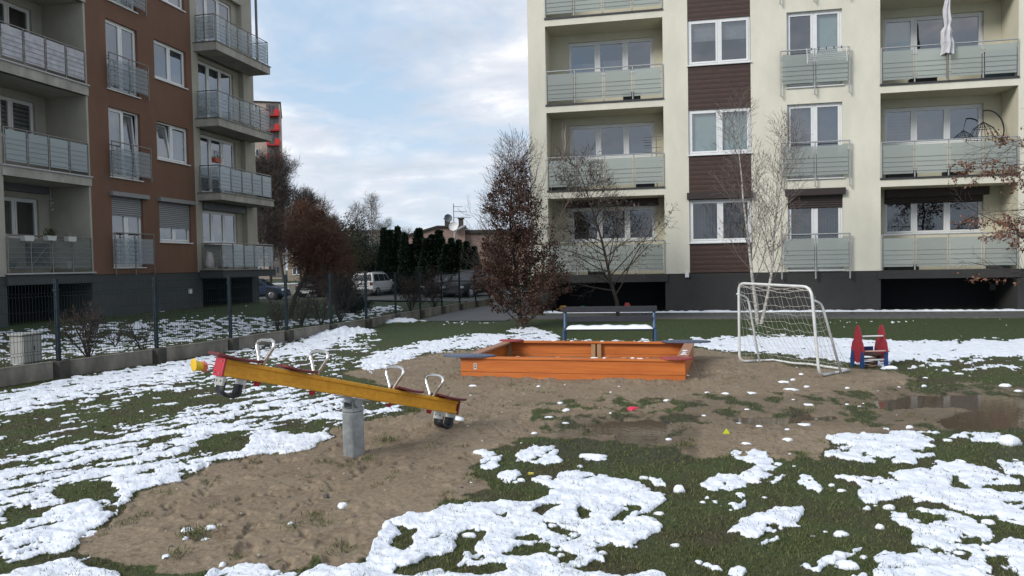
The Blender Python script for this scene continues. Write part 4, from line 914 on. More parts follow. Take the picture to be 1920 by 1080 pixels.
for s in (-1, 1):
    m.box(-.05, .05, s*.062-.006, s*.062+.006, pt-.006, pt+.055, PQ); m.tube([PQ(0, s*.055, pt+.04), PQ(0, s*.09, pt+.04)], .04, 14)
m.tube([PQ(0, -.075, pt+.04), PQ(0, .075, pt+.04)], .022, 12); m.build('pivot', GALV, ss_)
m = MB(); m.box(-.16, .16, -.05, .05, -BH-.016, -BH-.005, SQ); m.box(-.05, .05, -.045, .045, -BH-.055, -BH-.017, SQ); m.build('mounting_plate', GALV, ss_)
# toy bucket stuck on the raised end
bk = AT(372, 686, 5.22); t = thing('toy_bucket', (bk[0], bk[1], bk[2]), 'small yellow toy bucket with a coral frilled rim hooked on the raised seesaw end', 'toy')
def BQ(v, c=Vector(bk)): p = c+(e1*v[2]+e2*v[0]+Vector((0, 0, 1))*v[1])*.8; return (p.x, p.y, p.z)
m = MB(); m.lathe([(.036, -.048), (.052, -.046), (.058, -.043), (.052, -.036), (.047, -.02), (.041, .02), (.038, .035)], (0, 0, 0), 18); m.v = [BQ(v) for v in m.v]; m.build('bucket_body', mat('yellow_plastic', (.72, .46, .02), .35), t, smooth=True)
m = MB(); pr = []
m.lathe([(.036, .036), (.052, .044), (.040, .060), (.030, .075)], (0, 0, 0), 14); m.v = [BQ((v[0]*(1.15 if i % 2 else .85), v[1]*(1.15 if i % 2 else .85), v[2])) for i, v in enumerate(m.v)]; m.build('frill', mat('coral_plastic', (.62, .14, .09), .45), t)
m = MB(); m.tube([BQ((0, .02, .07)), BQ((0, .035, .12)), BQ((0, .02, .16))], .004, 5); m.build('hook', mat('coral_plastic', (.62, .14, .09)), t)
# ================================================================== SANDBOX
SA = math.radians(-2.2); s0 = Vector((-2.98, 10.62, 0)); SW, SD, SH = 3.22, 2.36, .30
sb = thing('sandbox', (s0.x, s0.y, 0), 'low orange wooden sandbox with blue and red corner seats', 'sandbox')
def BX(a, b, z): return (s0.x+a*math.cos(SA)-b*math.sin(SA)+.10*b/SD, s0.y+a*math.sin(SA)+b*math.cos(SA), z)
for (a0, a1, b0, b1) in ((0, SW, 0, .035), (0, SW, SD-.035, SD), (0, .035, .037, SD-.037), (SW-.035, SW, .037, SD-.037)):
    for z0, z1 in ((-.08, .078), (.082, SH-.032)):
        m = MB(); m.box(a0, a1, b0, b1, z0, z1, BX); m.build('side_board', WOODO, sb, bevel=.006)
for (a0, a1, b0, b1, mm, nm) in ((-.01, SW+.01, -.02, .12, WOODO, 'rim_board'), (-.01, SW+.01, SD-.12, SD+.02, WOODO, 'rim_board'), (-.02, .13, .121, SD-.121, mat('worn_orange_rim', (.40, .15, .06), .7, col2=(.26, .20, .16), vscale=3), 'rim_board'), (SW-.14, SW+.02, .121, SD-.121, mat('worn_orange_rim', (.4, .15, .06)), 'rim_board')):
    m = MB(); m.box(a0, a1, b0, b1, SH-.03, SH, BX); m.build(nm, mm, sb, bevel=.005)
for a, b in ((.04, .04), (SW-.11, .04), (.04, SD-.11), (SW-.11, SD-.11), (SW/2-.09, SD-.10), (SW/2+.01, SD-.10), (SW/2-.04, .04)):
    m = MB(); m.box(a, a+.07, b, b+.06, -.05, SH-.032, BX); m.build('corner_post' if a < .1 or a > SW-.2 else 'middle_post', WOODP, sb)
for (a, b, mm, ph) in ((.10, .08, BLUEB, 0), (SW-.12, SD-.08, BLUEB, 0), (.12, SD-.10, REDBRN, 0), (SW-.12, .06, REDBRN, 0)):
    m = MB(); n = 20; poly = []
    rx, ry = (.40, .17) if mm is BLUEB else (.22, .13)
    for i in range(n): an = 2*math.pi*i/n; poly.append((a+rx*math.cos(an), b+ry*math.sin(an)))
    m.prism(poly, lambda x, y: BX(x, y, SH+.001), lambda x, y: BX(x, y, SH+.024)); m.build('corner_seat', mm, sb)
m = MB(); m.box(.20, .245, -.004, -.001, .12, .21, BX); st = m.build('label_plate', mat('sticker_white', (.55, .55, .5), .5), sb)
m = MB(); m.box(.21, .235, -.006, -.0045, .14, .165, BX); m.box(.213, .232, -.006, -.0045, .175, .2, BX); m.build('label_print', mat('print_grey', (.1, .1, .1), .6), st)
rng = random.Random(8); rimS = []
for i in range(26):
    side = rng.choice('ffbbr')
    if side == 'f': a, b = rng.uniform(.6, 2.9), rng.uniform(.02, .10)
    elif side == 'b': a, b = rng.uniform(.5, 2.7), SD-.05
    else: a, b = SW-.06, rng.uniform(.3, SD-.4)
    m = MB(); c = BX(a, b, SH+.001); m.lump((0, 0, 0), rng.uniform(.02, .06), rng.uniform(.012, .03), rng.uniform(.008, .018), rng, 8, 3)
    m.v = [(v[0]+c[0], v[1]+c[1], max(v[2], 0)+c[2]) for v in m.v]
    o = single(m, 'sand_crumb', mat('damp_sand_crumb', (.42, .19, .10), .9) if rng.random() < .7 else SNOWM, c, 'small crumb of wet sand lying on the sandbox rim', 'crumb', 'crumbs along the sandbox rim', smooth=True)
    if o.data.materials[0] is SNOWM: o['label'] = 'small lump of snow lying on the sandbox rim'; o.name = 'snow_lump'; o['group'] = 'snow lumps along the sandbox rim'; o['category'] = 'snow lump'
# ================================================================== BENCH
bc = AT(1143, 655, 14.0); bx, by = float(bc[0]), float(bc[1]); gb = 0.
bt = thing('park_bench', (bx, by, gb), 'slatted dark bench with blue legs and snow on its seat behind the sandbox', 'bench', rz=YAW*.35)
for s in (-1, 1):
    m = MB(); m.tube([(s*.83, .13, -.05), (s*.83, .10, .42), (s*.83, .215, .80)], .03, 8); m.build('back_leg', BENCHB, bt, local=True)
    m = MB(); m.tube([(s*.83, -.27, -.05), (s*.83, -.27, .39)], .028, 8); m.box(s*.83-.025, s*.83+.025, -.28, .12, .375, .40); m.build('front_leg', BENCHB, bt, local=True)
for (z0, z1, y0, w) in ((.715, .825, .135, .885), (.54, .64, .085, .79)):
    m = MB(); m.box(-w, w, y0, y0+.028, z0, z1); m.build('backrest_board', BENCHW, bt, local=True, bevel=.006)
for j in range(3):
    m = MB(); m.box(-.80, .80, -.29+j*.125, -.18+j*.125, .402, .432); m.build('seat_board', BENCHW, bt, local=True, bevel=.006)
m = MB(); rngb = random.Random(3); nx, ny = 60, 8
for j in range(ny+1):
    for i in range(nx+1):
        u = i/nx; v = j/ny; e = min(1, min(u, 1-u)*14, min(v, 1-v)*4)
        m.v.append((-.79+1.58*u, -.285+.35*v, .433+.055*math.sqrt(max(e, 0))*(1+.12*math.sin(u*17)+.1*math.sin(u*41+1))))
for j in range(ny):
    for i in range(nx): a = j*(nx+1)+i; m.f.append((a, a+1, a+nx+2, a+nx+1))
o = m.build('snow_cover', SNOWM, None, smooth=True); o.location = (bx, by, gb); o.rotation_euler = (0, 0, YAW*.35); tag(o, 'band of snow lying along the seat of the bench', 'snow')
# ================================================================== GOAL
gFL = G(1386.5, 681); gFR = G(1536, 708); gBR = G(1592, 697); gBL = G(1449, 677.5)
fl, fr_, br_, bl_ = [Vector((float(p[0]), float(p[1]), .025)) for p in (gFL, gFR, gBR, gBL)]
dF = float((gFL-C0)@CF); dR = float((gFR-C0)@CF)
tl = Vector(AT(1385, 531, dF)); tr = Vector(AT(1521, 538, dR)); up = Vector((0, 0, 1))
gt = thing('football_goal', (float(fl.x+br_.x)/2, float(fl.y+br_.y)/2, 0), 'small white tubular football goal with a torn sagging net', 'goal')
def rc(a, b, c, r=.12, n=5):
    """rounded corner at b between a and c"""
    u = (a-b).normalized()*r; w_ = (c-b).normalized()*r; return [tuple((b+u)*(1-t)**2+b*2*t*(1-t)+(b+w_)*t*t) for t in [i/n for i in range(n+1)]]
loop = [tuple((fl+bl_)/2)]+rc(bl_, fl, tl, .12)+rc(fl, tl, tr, .14)+rc(tl, tr, fr_, .16)+rc(tr, fr_, br_, .14)+[tuple(fr_+(br_-fr_)*.5)]
m = MB(); m.tube(loop, .021, 8); m.build('front_frame', GOALW, gt, smooth=True)
m = MB(); mb_ = (bl_+br_)/2+Vector((0, 0, .01)); m.tube([tuple((fl+bl_)/2), tuple(bl_), tuple(bl_+(br_-bl_)*.3+Vector((0, 0, -.01))), tuple(mb_), tuple(br_)], .017, 8); m.tube([tuple(fr_+(br_-fr_)*.5), tuple(br_)], .019, 8); m.build('ground_frame', GOALW, gt, smooth=True)
sl_top = Vector(AT(1382, 551, dF)); 
cl_ = Vector(AT(1402, 558, dF+.15)); fl2 = Vector(G(1424, 678, .02)); cr_ = Vector(AT(1541, 570, dR+.1)); sr_top = Vector(AT(1523, 562, dR)); fr2 = Vector(G(1577, 700, .02))
m = MB(); m.tube([tuple(sl_top)]+rc(sl_top, cl_, fl2, .09)+[tuple(fl2)], .017, 8); m.build('side_strut', GOALW, gt, smooth=True)
m = MB(); m.tube([tuple(sr_top)]+rc(sr_top, cr_, fr2, .09)+[tuple(fr2)], .017, 8); m.build('side_strut', GOALW, gt, smooth=True)
# net: hung from the bar, over the struts, down to the ground frame
rngn = random.Random(11); nu, nv = 17, 11; net = {}
for i in range(nu+1):
    u = i/nu; T0 = tl+(tr-tl)*u; B0 = bl_+(br_-bl_)*u
    tear = .12+.16*math.exp(-((u-.25)/.14)**2)+.05*math.sin(u*9)
    for j in range(nv+1):
        v = j/nv; p = T0+(B0-T0)*v; out_ = math.sin(v*math.pi)*.10*(1 if .05 < u < .95 else .4); nrm = Vector((B0-T0)).normalized()
        p = p+Vector((rngn.uniform(-.018, .018), rngn.uniform(-.018, .018), rngn.uniform(-.018, .018)-.05*math.sin(u*math.pi)*(1-v)))+Vector((-.10*(1-u)*math.sin(v*3), 0, -out_))
        net[i, j] = p
m = MB()
for i in range(nu+1): m.tube([tuple(net[i, j]) for j in range(nv+1)], (.0023), 3, cap=False)
for j in range(1, nv+1): m.tube([tuple(net[i, j]) for i in range(nu+1)], (.0023), 3, cap=False)
for k in range(3): m.tube([tuple(tl+(tr-tl)*u+Vector((0, 0, -.02-.035*abs(math.sin(u*8+k*1.3))-.03*k*math.sin(u*3.1)))) for u in np.linspace(.03, .97, 24)], .004, 4, cap=False)
m.build('net', NETM, gt)
for (A, B, Cn, D) in ((tl, fl, bl_, net[0, 7]), (tr, fr_, br_, net[nu, 7])):
    m = MB(); n = 9
    for i in range(n+1):
        u = i/n; a = A+(B-A)*u; b = (A+(Cn-A)*u) if u > 0 else A
        m.tube([tuple(a+(b-a)*t_+Vector((0, 0, -.03*math.sin(t_*3.1)))) for t_ in (0, .25, .5, .75, 1)], (.0023), 3, cap=False)
    for k in range(1, 5):
        t_ = k/5; m.tube([tuple((A+(B-A)*u)*(1-t_)+(A+(Cn-A)*u)*t_+Vector((rngn.uniform(-.01, .01), 0, -.03*math.sin(t_*3.1)))) for u in np.linspace(t_*.4, 1, 8)], (.0023), 3, cap=False)
    m.build('side_net', NETM, gt)
# ================================================================== SPRING ROCKER
rk = G(1631, 688); rkz = 0.; ra = math.radians(28)
rt = thing('spring_rocker', (rk[0], rk[1], rkz), 'red rocket shaped spring rocker with blue fins and white cross bars', 'spring rocker', rz=0)
# local: x across (between the two panels), y along
RA = YAW+.10; REDR = mat('dull_red_panel', (.27, .022, .034), .5, var=.2, vscale=8)
def RQ(x, y, z):
    x *= .8; y *= .66; z = z*.84-.0
    return (float(rk[0])+x*math.cos(RA)-y*math.sin(RA), float(rk[1])+x*math.sin(RA)+y*math.cos(RA), rkz+z)
prof = [(-.22, .12), (-.24, .30), (-.20, .44), (-.13, .52), (-.13, .58), (-.08, .68), (-.02, .755), (.03, .755), (.08, .70), (.13, .58), (.13, .52), (.22, .44), (.27, .30), (.25, .13), (.02, .08)]
for s in (-1, 1):
    x = s*.235; sk = .0
    m = MB(); m.prism(prof, lambda a, b: RQ(x-.012+a*sk+.0*b, a, b), lambda a, b: RQ(x+.012+a*sk, a, b)); pn = m.build('side_panel', REDR, rt)
    for y0, h0 in ((-.26, 0), (.14, .0)):
        m = MB(); m.prism([(y0, -.04), (y0+.10, -.04), (y0+.13, .12), (y0+.08, .30), (y0-.0, .28), (y0-.03, .1)], lambda a, b: RQ(x-.030+a*sk, a, b), lambda a, b: RQ(x-.0135+a*sk, a, b)); m.build('fin', mat('deep_blue_plastic', (.015, .045, .15), .5), rt)
    m = MB(); m.tube([RQ(x-.016-.06*sk*0, .02, .56), RQ(x+.016, .02, .56)], .035, 10); m.build('handle_knob', REDR, rt)
for z, y, mm in ((.56, -.08, GOALW), (.30, -.18, mat('pale_red_bar', (.5, .3, .25), .6)), (.14, -.14, GOALW)):
    m = MB(); m.tube([RQ(-.235+0, y, z), RQ(.235+0, y, z)], .013, 6); m.build('cross_bar', mm, rt)
m = MB(); m.box(-.20, .20, -.12, .22, .215, .245, RQ); m.build('seat', mat('rocker_seat_brown', (.10, .05, .03), .6), rt)
m = MB(); m.box(-.13, .12, .1, .13, .246, .36, RQ); m.build('backrest', mat('navy_board', (.015, .03, .12), .5), rt)
m = MB(); pts = [RQ(.105*math.cos(a), .105*math.sin(a), -.03+.24*a/(2*math.pi*3.3)) for a in np.linspace(0, 2*math.pi*3.3, 70)]; m.tube(pts, .016, 6); m.build('spring', mat('rusty_spring', (.20, .12, .06), .6, var=.4, vscale=20), rt)
# ================================================================== CARS
def car(name, loc, rz, kind, paint, label, plate=True, front=False):
    t = thing(name, loc, label, 'car', rz=rz)    # local +y forward
    if kind == 'suv': L_, W2, belt, roof = 4.25, .90, 1.03, 1.66; st = [(-2.12, .60, .78), (-2.08, 1.0, .84), (-1.98, 1.05, .88), (-1.2, 1.06, .9), (0, 1.04, .9), (1.0, 1.03, .9), (1.35, 1.0, .89), (1.9, .92, .84), (2.08, .78, .78), (2.12, .5, .72)]; gh = [(-2.04, 1.04, .80), (-1.88, 1.60, .68), (-1.5, 1.66, .67), (-.2, 1.67, .67), (.5, 1.62, .66), (1.25, 1.04, .78)]
    else: L_, W2, belt, roof = 4.4, .88, .92, 1.45; st = [(-2.2, .55, .74), (-2.16, .93, .82), (-1.9, 1.0, .86), (-1.2, .98, .88), (0, .95, .88), (.9, .94, .88), (1.3, .9, .87), (1.9, .80, .82), (2.12, .65, .76), (2.2, .45, .7)]; gh = [(-2.0, .97, .78), (-1.35, 1.40, .62), (-.8, 1.46, .61), (0, 1.46, .61), (.45, 1.40, .6), (1.15, .93, .76)]
    m = MB()
    def sec(y, top, w): return [(-w*.86, y, .24), (-w, y, .40), (-w*1.01, y, top*.62), (-w*.97, y, top*.93), (-w*.86, y, top), (w*.86, y, top), (w*.97, y, top*.93), (w*1.01, y, top*.62), (w, y, .40), (w*.86, y, .24)]
    def loft(m, secs):
        k = len(secs[0]); n = len(m.v)
        for s in secs: m.v += s
        for i in range(len(secs)-1):
            for j in range(k): m.f.append((n+i*k+j, n+i*k+(j+1) % k, n+(i+1)*k+(j+1) % k, n+(i+1)*k+j))
        m.f.append(tuple(n+j for j in reversed(range(k)))); m.f.append(tuple(n+(len(secs)-1)*k+j for j in range(k)))
    loft(m, [sec(y, tp, w) for y, tp, w in st])
    g = [(y, tp, w) for y, tp, w in gh]; bw_ = W2*.93
    loft(m, [[(-bw_ if i not in (0, len(g)-1) else -w, y, belt-.02), (-w, y, tp), (w, y, tp), (bw_ if i not in (0, len(g)-1) else w, y, belt-.02)] for i, (y, tp, w) in enumerate(g)])
    body = m.build('body', paint, t, local=True, bevel=.03); tint = mat('car_glass', (.012, .015, .02), .06, spec=.8)
    def side(s, y0, y1, ya, yb, zb, zt):
        xb = s*(bw_+.004); xt = s*(gh[2][2]+.012); m = MB()
        def X(z): return xb+(xt-xb)*(z-belt)/(gh[2][1]-belt)
        pts = [(y0, zb), (y1, zb), (yb, zt), (ya, zt)]; n = len(m.v); m.v += [(X(z), y, z) for y, z in pts]; m.v += [(X(z)+s*.008, y, z) for y, z in pts]; m.f += [(0, 1, 2, 3), (4, 5, 6, 7), (0, 1, 5, 4), (1, 2, 6, 5), (2, 3, 7, 6), (3, 0, 4, 7)]; m.build('side_window', tint, t, local=True)
    zt = gh[2][1]-.10
    for s in (-1, 1):
        side(s, gh[0][0]+.22, -.95, gh[1][0]+.22, -.95, belt+.04, zt); side(s, -.88, .05, -.88, .0, belt+.04, zt); side(s, .12, gh[5][0]-.28, .07, gh[4][0]-.12, belt+.04, zt)
    for (a, b, sg) in ((gh[0], gh[1], -1), (gh[5], gh[4], 1)):
        m = MB(); w0, w1 = (min(a[2], bw_)-.08), b[2]-.06; d = sg*.014
        y0 = a[0]+(b[0]-a[0])*.1; z0 = a[1]+(b[1]-a[1])*.1; y1 = a[0]+(b[0]-a[0])*.9; z1 = a[1]+(b[1]-a[1])*.9
        v = [(-w0, y0+d, z0), (w0, y0+d, z0), (w1, y1+d, z1), (-w1, y1+d, z1)]; m.v += v+[(x, y-d*.8, z) for x, y, z in v]; m.f += [(0, 1, 2, 3), (4, 5, 6, 7), (0, 1, 5, 4), (1, 2, 6, 5), (2, 3, 7, 6), (3, 0, 4, 7)]; m.build('rear_window' if sg < 0 else 'windscreen', tint, t, local=True)
    for s in (-1, 1):
        for y in (-1.33, 1.33):
            m = MB(); m.tube([(s*.70, y, .33), (s*.905, y, .33)], .33, 18); wh = m.build('wheel', RUB, t, local=True)
            m = MB(); m.tube([(s*.906, y, .33), (s*.925, y, .33)], [.20, .17], 12); m.build('rim', mat('alloy', (.3, .3, .31), .35, metal=.8), wh, local=True)
            m = MB(); m.tube([(s*.60, y, .37), (s*.893, y, .37)], .405, 18); m.build('wheel_arch', mat('arch_black', (.01, .01, .011), .8), t, local=True)
        m = MB(); yb = -2.125 if kind == 'suv' else -2.185
        m.box(min(s*.60, s*.80), max(s*.60, s*.80), yb-.01, yb+.25, .78 if kind == 'suv' else .74, 1.0 if kind == 'suv' else .88)
        m.build('tail_light', mat('tail_red', (.45, .015, .02) if kind != 'suv' else (.10, .03, .025), .25), t, local=True, bevel=.02)
        m = MB(); m.box(min(s*.55, s*.80), max(s*.55, s*.80), 1.95, 2.14, .60, .74); m.build('headlight', mat('headlight_glass', (.5, .52, .55), .1), t, local=True, bevel=.02)
        m = MB(); m.box(min(s*.92, s*1.04), max(s*.92, s*1.04), .85, .97, belt-.02, belt+.12); m.build('wing_mirror', paint, t, local=True, bevel=.02)
    m = MB(); m.box(-.82, .82, -2.19 if kind == 'suv' else -2.25, -2.0, .28, .50); m.box(-.80, .80, 2.0, 2.19, .26, .46); m.build('bumper', mat('bumper_black', (.02, .02, .022), .6) if kind == 'suv' else paint, t, local=True, bevel=.03)
    yy = -2.13 if kind == 'suv' else -2.262
    m = MB(); zc = .78 if kind == 'suv' else .38; m.box(-.26, .26, yy-.012, yy, zc-.055, zc+.055); m.build('licence_plate', mat('plate_white', (.55, .55, .55), .5), t, local=True)
    if kind == 'suv':
        m = MB(); m.box(-.36, .36, -2.128, -2.10, .70, .88); m.build('plate_recess', mat('recess_dark', (.04, .04, .042), .6), t, local=True)
        m = MB()
        for s in (-1, 1): m.tube([(s*.62, -1.7, 1.68), (s*.62, -1.6, 1.73), (s*.62, .2, 1.73), (s*.62, .35, 1.68)], .018, 6)
        m.build('roof_rail', mat('rail_grey', (.15, .15, .15), .5), t, local=True)
    return t
def gpos(px, py, dist): p = AT(px, py, dist); return (float(p[0]), float(p[1]), tz(p[0], p[1])+.012)
WPAINT = mat('white_car_paint', (.55, .56, .57), .3, spec=.6); DPAINT = mat('black_blue_paint', (.014, .017, .024), .25, spec=.6)
car('parked_car', gpos(702, 555, 55), -.03, 'suv', WPAINT, 'white boxy off road car parked left of the thuja row, seen from behind')
cs_ = car('parked_car', gpos(602, 558, 54.5), -.03, 'sedan', DPAINT, 'black saloon with red tail lights parked beside the low snowy wall')
m = MB(); m.box(-.55, .58, -.9, .3, 1.462, 1.50); m.build('roof_snow', SNOWM, cs_, local=True, bevel=.02)
car('parked_car', gpos(478, 556, 50), -math.pi/2+.25, 'sedan', mat('dark_blue_paint', (.02, .032, .065), .25), 'dark blue car poking out from behind the brown apartment block')
car('parked_car', gpos(884, 552, 50), math.pi-.35, 'suv', mat('anthracite_paint', (.03, .032, .035), .6, spec=.2), 'dark car behind the far end of the wire fence, next to the brown leaved tree')
car('parked_car', gpos(838, 553, 51), math.pi-.2, 'sedan', mat('graphite_paint', (.022, .024, .028), .6, spec=.2), 'black car half hidden by the fence in front of the thujas')
# low wall with snow
wq = AT(520, 556, 58); m = MB()
wl = thing('low_wall', (wq[0], wq[1], tz(wq[0], wq[1])), 'low pale concrete wall capped with snow behind the parked cars', 'wall', rz=YAW)
m.box(-6, 3.4, 0, .25, 0, .86); m.build('wall', mat('pale_block', (.24, .23, .20), .9, var=.12, vscale=1), wl, local=True)
m = MB(); rr_ = random.Random(2)
for i in range(40): a = -6+9.4*i/40; m.box(a, a+.235, -.02, .27, .861, .93+rr_.uniform(0, .07))
m.build('snow_cap', SNOWM, wl, local=True)
# meter cabinet behind the fence
q0 = G(50, 686, .0); mc = thing('utility_cabinet', (float(q0[0])-.35, float(q0[1])+.35, 0), 'pale grey utility cabinet standing behind the wire fence', 'cabinet', rz=math.pi/2+.05)
CABM = mat('pale_cabinet', (.30, .30, .28), .7, var=.08)
m = MB(); m.box(-.22, .22, -.13, .13, -.05, .52); m.build('cabinet_body', CABM, mc, local=True, bevel=.008)
m = MB(); m.box(-.25, .25, -.16, .16, .521, .55); m.build('cabinet_lid', CABM, mc, local=True, bevel=.008)
for s in (-1, 1):
    m = MB(); m.box(min(s*.01, s*.21), max(s*.01, s*.21), -.146, -.131, .02, .50); dd = m.build('door', mat('pale_door', (.33, .33, .31), .65), mc, local=True)
m = MB(); m.box(.02, .04, -.156, -.147, .24, .31); m.build('handle', mat('black_handle', (.02, .02, .02), .5), dd, local=True)
# ================================================================== TREES
def grow(mb, rng, p, d, L_, r, depth, sp, tips, k=None):
    """one limb and its children; sp: dict of habits"""
    n = max(3, int(sp.get('seg', 5)-depth*0)); pts = [Vector(p)]; rs = [r]; d = Vector(d).normalized(); q = Vector(p)
    for i in range(n):
        d = (d+Vector((rng.gauss(0, 1), rng.gauss(0, 1), rng.gauss(0, 1)))*sp['wob']+Vector((0, 0, sp['up'][min(depth, len(sp['up'])-1)]))).normalized()
        q = q+d*(L_/n); pts.append(q.copy()); rs.append(max(sp['rmin'], r*(1-(1-sp['tap'])*(i+1)/n)))
    kk = k or (8 if depth == 0 else (5 if depth == 1 else 3)); mb[min(depth, len(mb)-1)].tube([tuple(v) for v in pts], rs, kk, cap=False)
    tips.append((depth, pts))
    if depth < sp['levels']:
        m = sp['kids'][depth]; f0 = sp['from'][depth]
        for j in range(m):
            t = f0+(1-f0)*(j+rng.random())/m; x = t*n; i = min(n-1, int(x)); b = pts[i].lerp(pts[i+1], x-i); dd = (pts[i+1]-pts[i]).normalized()
            a = rng.uniform(*sp['ang'][depth]); az = j*2.4+rng.uniform(-.5, .5); o = dd.orthogonal().normalized(); o = Matrix.Rotation(az, 3, dd) @ o
            nd = dd*math.cos(a)+o*math.sin(a); ln = sp['len'][depth]*rng.uniform(.65, 1.15)*(sp['shape'](t) if depth == 0 and 'shape' in sp else 1-.35*t)
            grow(mb, rng, b, nd, ln, max(sp['rmin'], rs[i]*sp['rk'][depth]), depth+1, sp, tips)
def cloud(name, P, L_, W, m, parent, rng, dirs=None, droop=0., local=True, off=(0, 0, 0)):
    """many small leaf shaped faces (a bent rhomb each)"""
    n = len(P); P = np.asarray(P, float)-np.array(off)
    if dirs is None: dirs = rng.normal(size=(n, 3)); dirs[:, 2] -= droop
    dirs = dirs/np.linalg.norm(dirs, axis=1)[:, None]; s = rng.normal(size=(n, 3)); s -= dirs*(s*dirs).sum(1)[:, None]; s /= np.linalg.norm(s, axis=1)[:, None]
    L_ = (np.full(n, L_) if np.isscalar(L_) else L_)*rng.uniform(.6, 1.25, n); W = L_*W if np.isscalar(W) else W
    V = np.empty((n, 4, 3)); V[:, 0] = P; V[:, 1] = P+dirs*(L_*.5)[:, None]+s*(W*.5)[:, None]; V[:, 2] = P+dirs*L_[:, None]; V[:, 3] = P+dirs*(L_*.5)[:, None]-s*(W*.5)[:, None]
    me = bpy.data.meshes.new(name); o = bpy.data.objects.new(name, me); COL.objects.link(o)
    me.vertices.add(4*n); me.vertices.foreach_set('co', V.astype(np.float32).ravel()); me.loops.add(4*n); me.loops.foreach_set('vertex_index', np.arange(4*n, dtype=np.int32))
    me.polygons.add(n); me.polygons.foreach_set('loop_start', (np.arange(n)*4).astype(np.int32)); me.polygons.foreach_set('loop_total', np.full(n, 4, np.int32)); me.update(calc_edges=True)
    me.materials.append(m)
    if parent is not None: o.parent = parent; OFF[o.name] = OFF.get(parent.name, (0, 0, 0))
    return o
def along(tips, dmin, per, rng, jit=.03, keep=None):
    """points strewn along the limbs of depth >= dmin, `per` per metre"""
    out = []
    for dep, pts in tips:
        if dep < dmin: continue
        for a, b in zip(pts[:-1], pts[1:]):
            l = (b-a).length; k = l*per; k = int(k)+(rng.random() < k-int(k))
            for _ in range(k):
                v = a.lerp(b, rng.random()); out.append((v.x+rng.gauss(0, jit), v.y+rng.gauss(0, jit), v.z+rng.gauss(0, jit)))
    return out if keep is None else [v for v in out if keep(v)]
def tree(name, loc, label, cat, sp, seed, trunkm, branchm, group=None, h=4., r=.06, dir0=(0, 0, 1), stems=1):
    t = thing(name, loc, label, cat, group); rng = random.Random(seed); tr = MB(); br = MB(); tw = MB(); tips = []
    for s in range(stems):
        d = Vector(dir0)+(Vector((rng.uniform(-1, 1), rng.uniform(-1, 1), 0))*sp.get('spread', .4) if stems > 1 else Vector((0, 0, 0)))
        grow([tr, br, tw], rng, (0, 0, -.06), d, h*rng.uniform(.85, 1.1) if stems > 1 else h, r, 0, sp, tips)
    tr.build('trunk', trunkm, t, local=True, smooth=True); br.v += []; 
    n = len(br.v); br.v += tw.v; br.f += [tuple(i+n for i in f) for f in tw.f]
    if br.v: br.build('branches', branchm, t, local=True)
    return t, tips
HBROWN = leafmat('dead_hornbeam_leaf', (.024, .012, .009), (.105, .052, .036))
HBROWN2 = leafmat('dry_brown_leaf', (.06, .028, .02), (.20, .10, .065))
GREENDK = leafmat('thuja_foliage', (.006, .014, .009), (.022, .040, .022))
# --- brown leaved hornbeam between the two houses
hp = G(978, 613); HB = (float(hp[0]), float(hp[1]), 0.)
def hshape(t): return .92+.2*t if t < .3 else max(.22, 1.0-1.0*(t-.3)/.7)
spH = dict(seg=9, wob=.05, up=[.02, .07, .05, .02], rmin=.003, tap=.12, levels=3, kids=[92, 8, 5], **{'from': [.015, .10, .15]}, ang=[(.85, 1.3), (.4, .95), (.4, .9)], len=[2.0, .66, .30], rk=[.32, .5, .5], shape=hshape)
t, tips = tree('hornbeam_tree', HB, 'tall narrow tree still full of dead dark brown leaves left of the bench', 'tree', spH, 12, BARKD, BARKD, h=4.7, r=.055)
rng_ = random.Random(1); nr = np.random.default_rng(1)
pts = along(tips, 1, 34, rng_, .04, lambda v: v[2] < 4.5 and math.hypot(v[0]+(.25 if v[2] > 3 and v[0] < 0 else 0), v[1]) < .16+1.55*max(0, 1-v[2]/4.6)**.9 and rng_.random() < (1.0 if v[2] < 2.5 else (.72 if v[2] < 3.6 else .45))*(1. if v[2] < 1.8 or math.sin(v[2]*6+v[0]*5)+math.sin(v[0]*9-v[2]*3) > -1.0 else .2))
cloud('leaves', pts, .072, .55, HBROWN, t, nr, droop=.5)
print('hornbeam leaves', len(pts))
m = MB(); rngx = random.Random(7)
for i in range(26):
    x0, y0, z0 = rngx.gauss(0, .33), rngx.gauss(0, .3), rngx.uniform(2.4, 3.9); p = [Vector((x0, y0, z0))]; d = Vector((x0*.5+rngx.gauss(0, .16), y0*.4, 1.))
    d.normalize(); l = rngx.uniform(1.0, 1.9)
    for k in range(6): d = (d+Vector((rngx.gauss(0, .06), rngx.gauss(0, .06), .02))).normalized(); p.append(p[-1]+d*l/6)
    m.tube([tuple(v) for v in p], [.008, .007, .006, .005, .004, .0035, .003], 3, cap=False)
    for k in (2, 3, 4):
        for s in range(2):
            d2 = (d+Vector((rngx.gauss(0, .5), rngx.gauss(0, .5), 0))).normalized(); a = p[k]; m.tube([tuple(a), tuple(a+d2*.18), tuple(a+d2*.3+Vector((0, 0, .08)))], .003, 3, cap=False)
m.build('bare_shoots', mat('bare_shoot', (.16, .12, .10), .9), t, local=True)
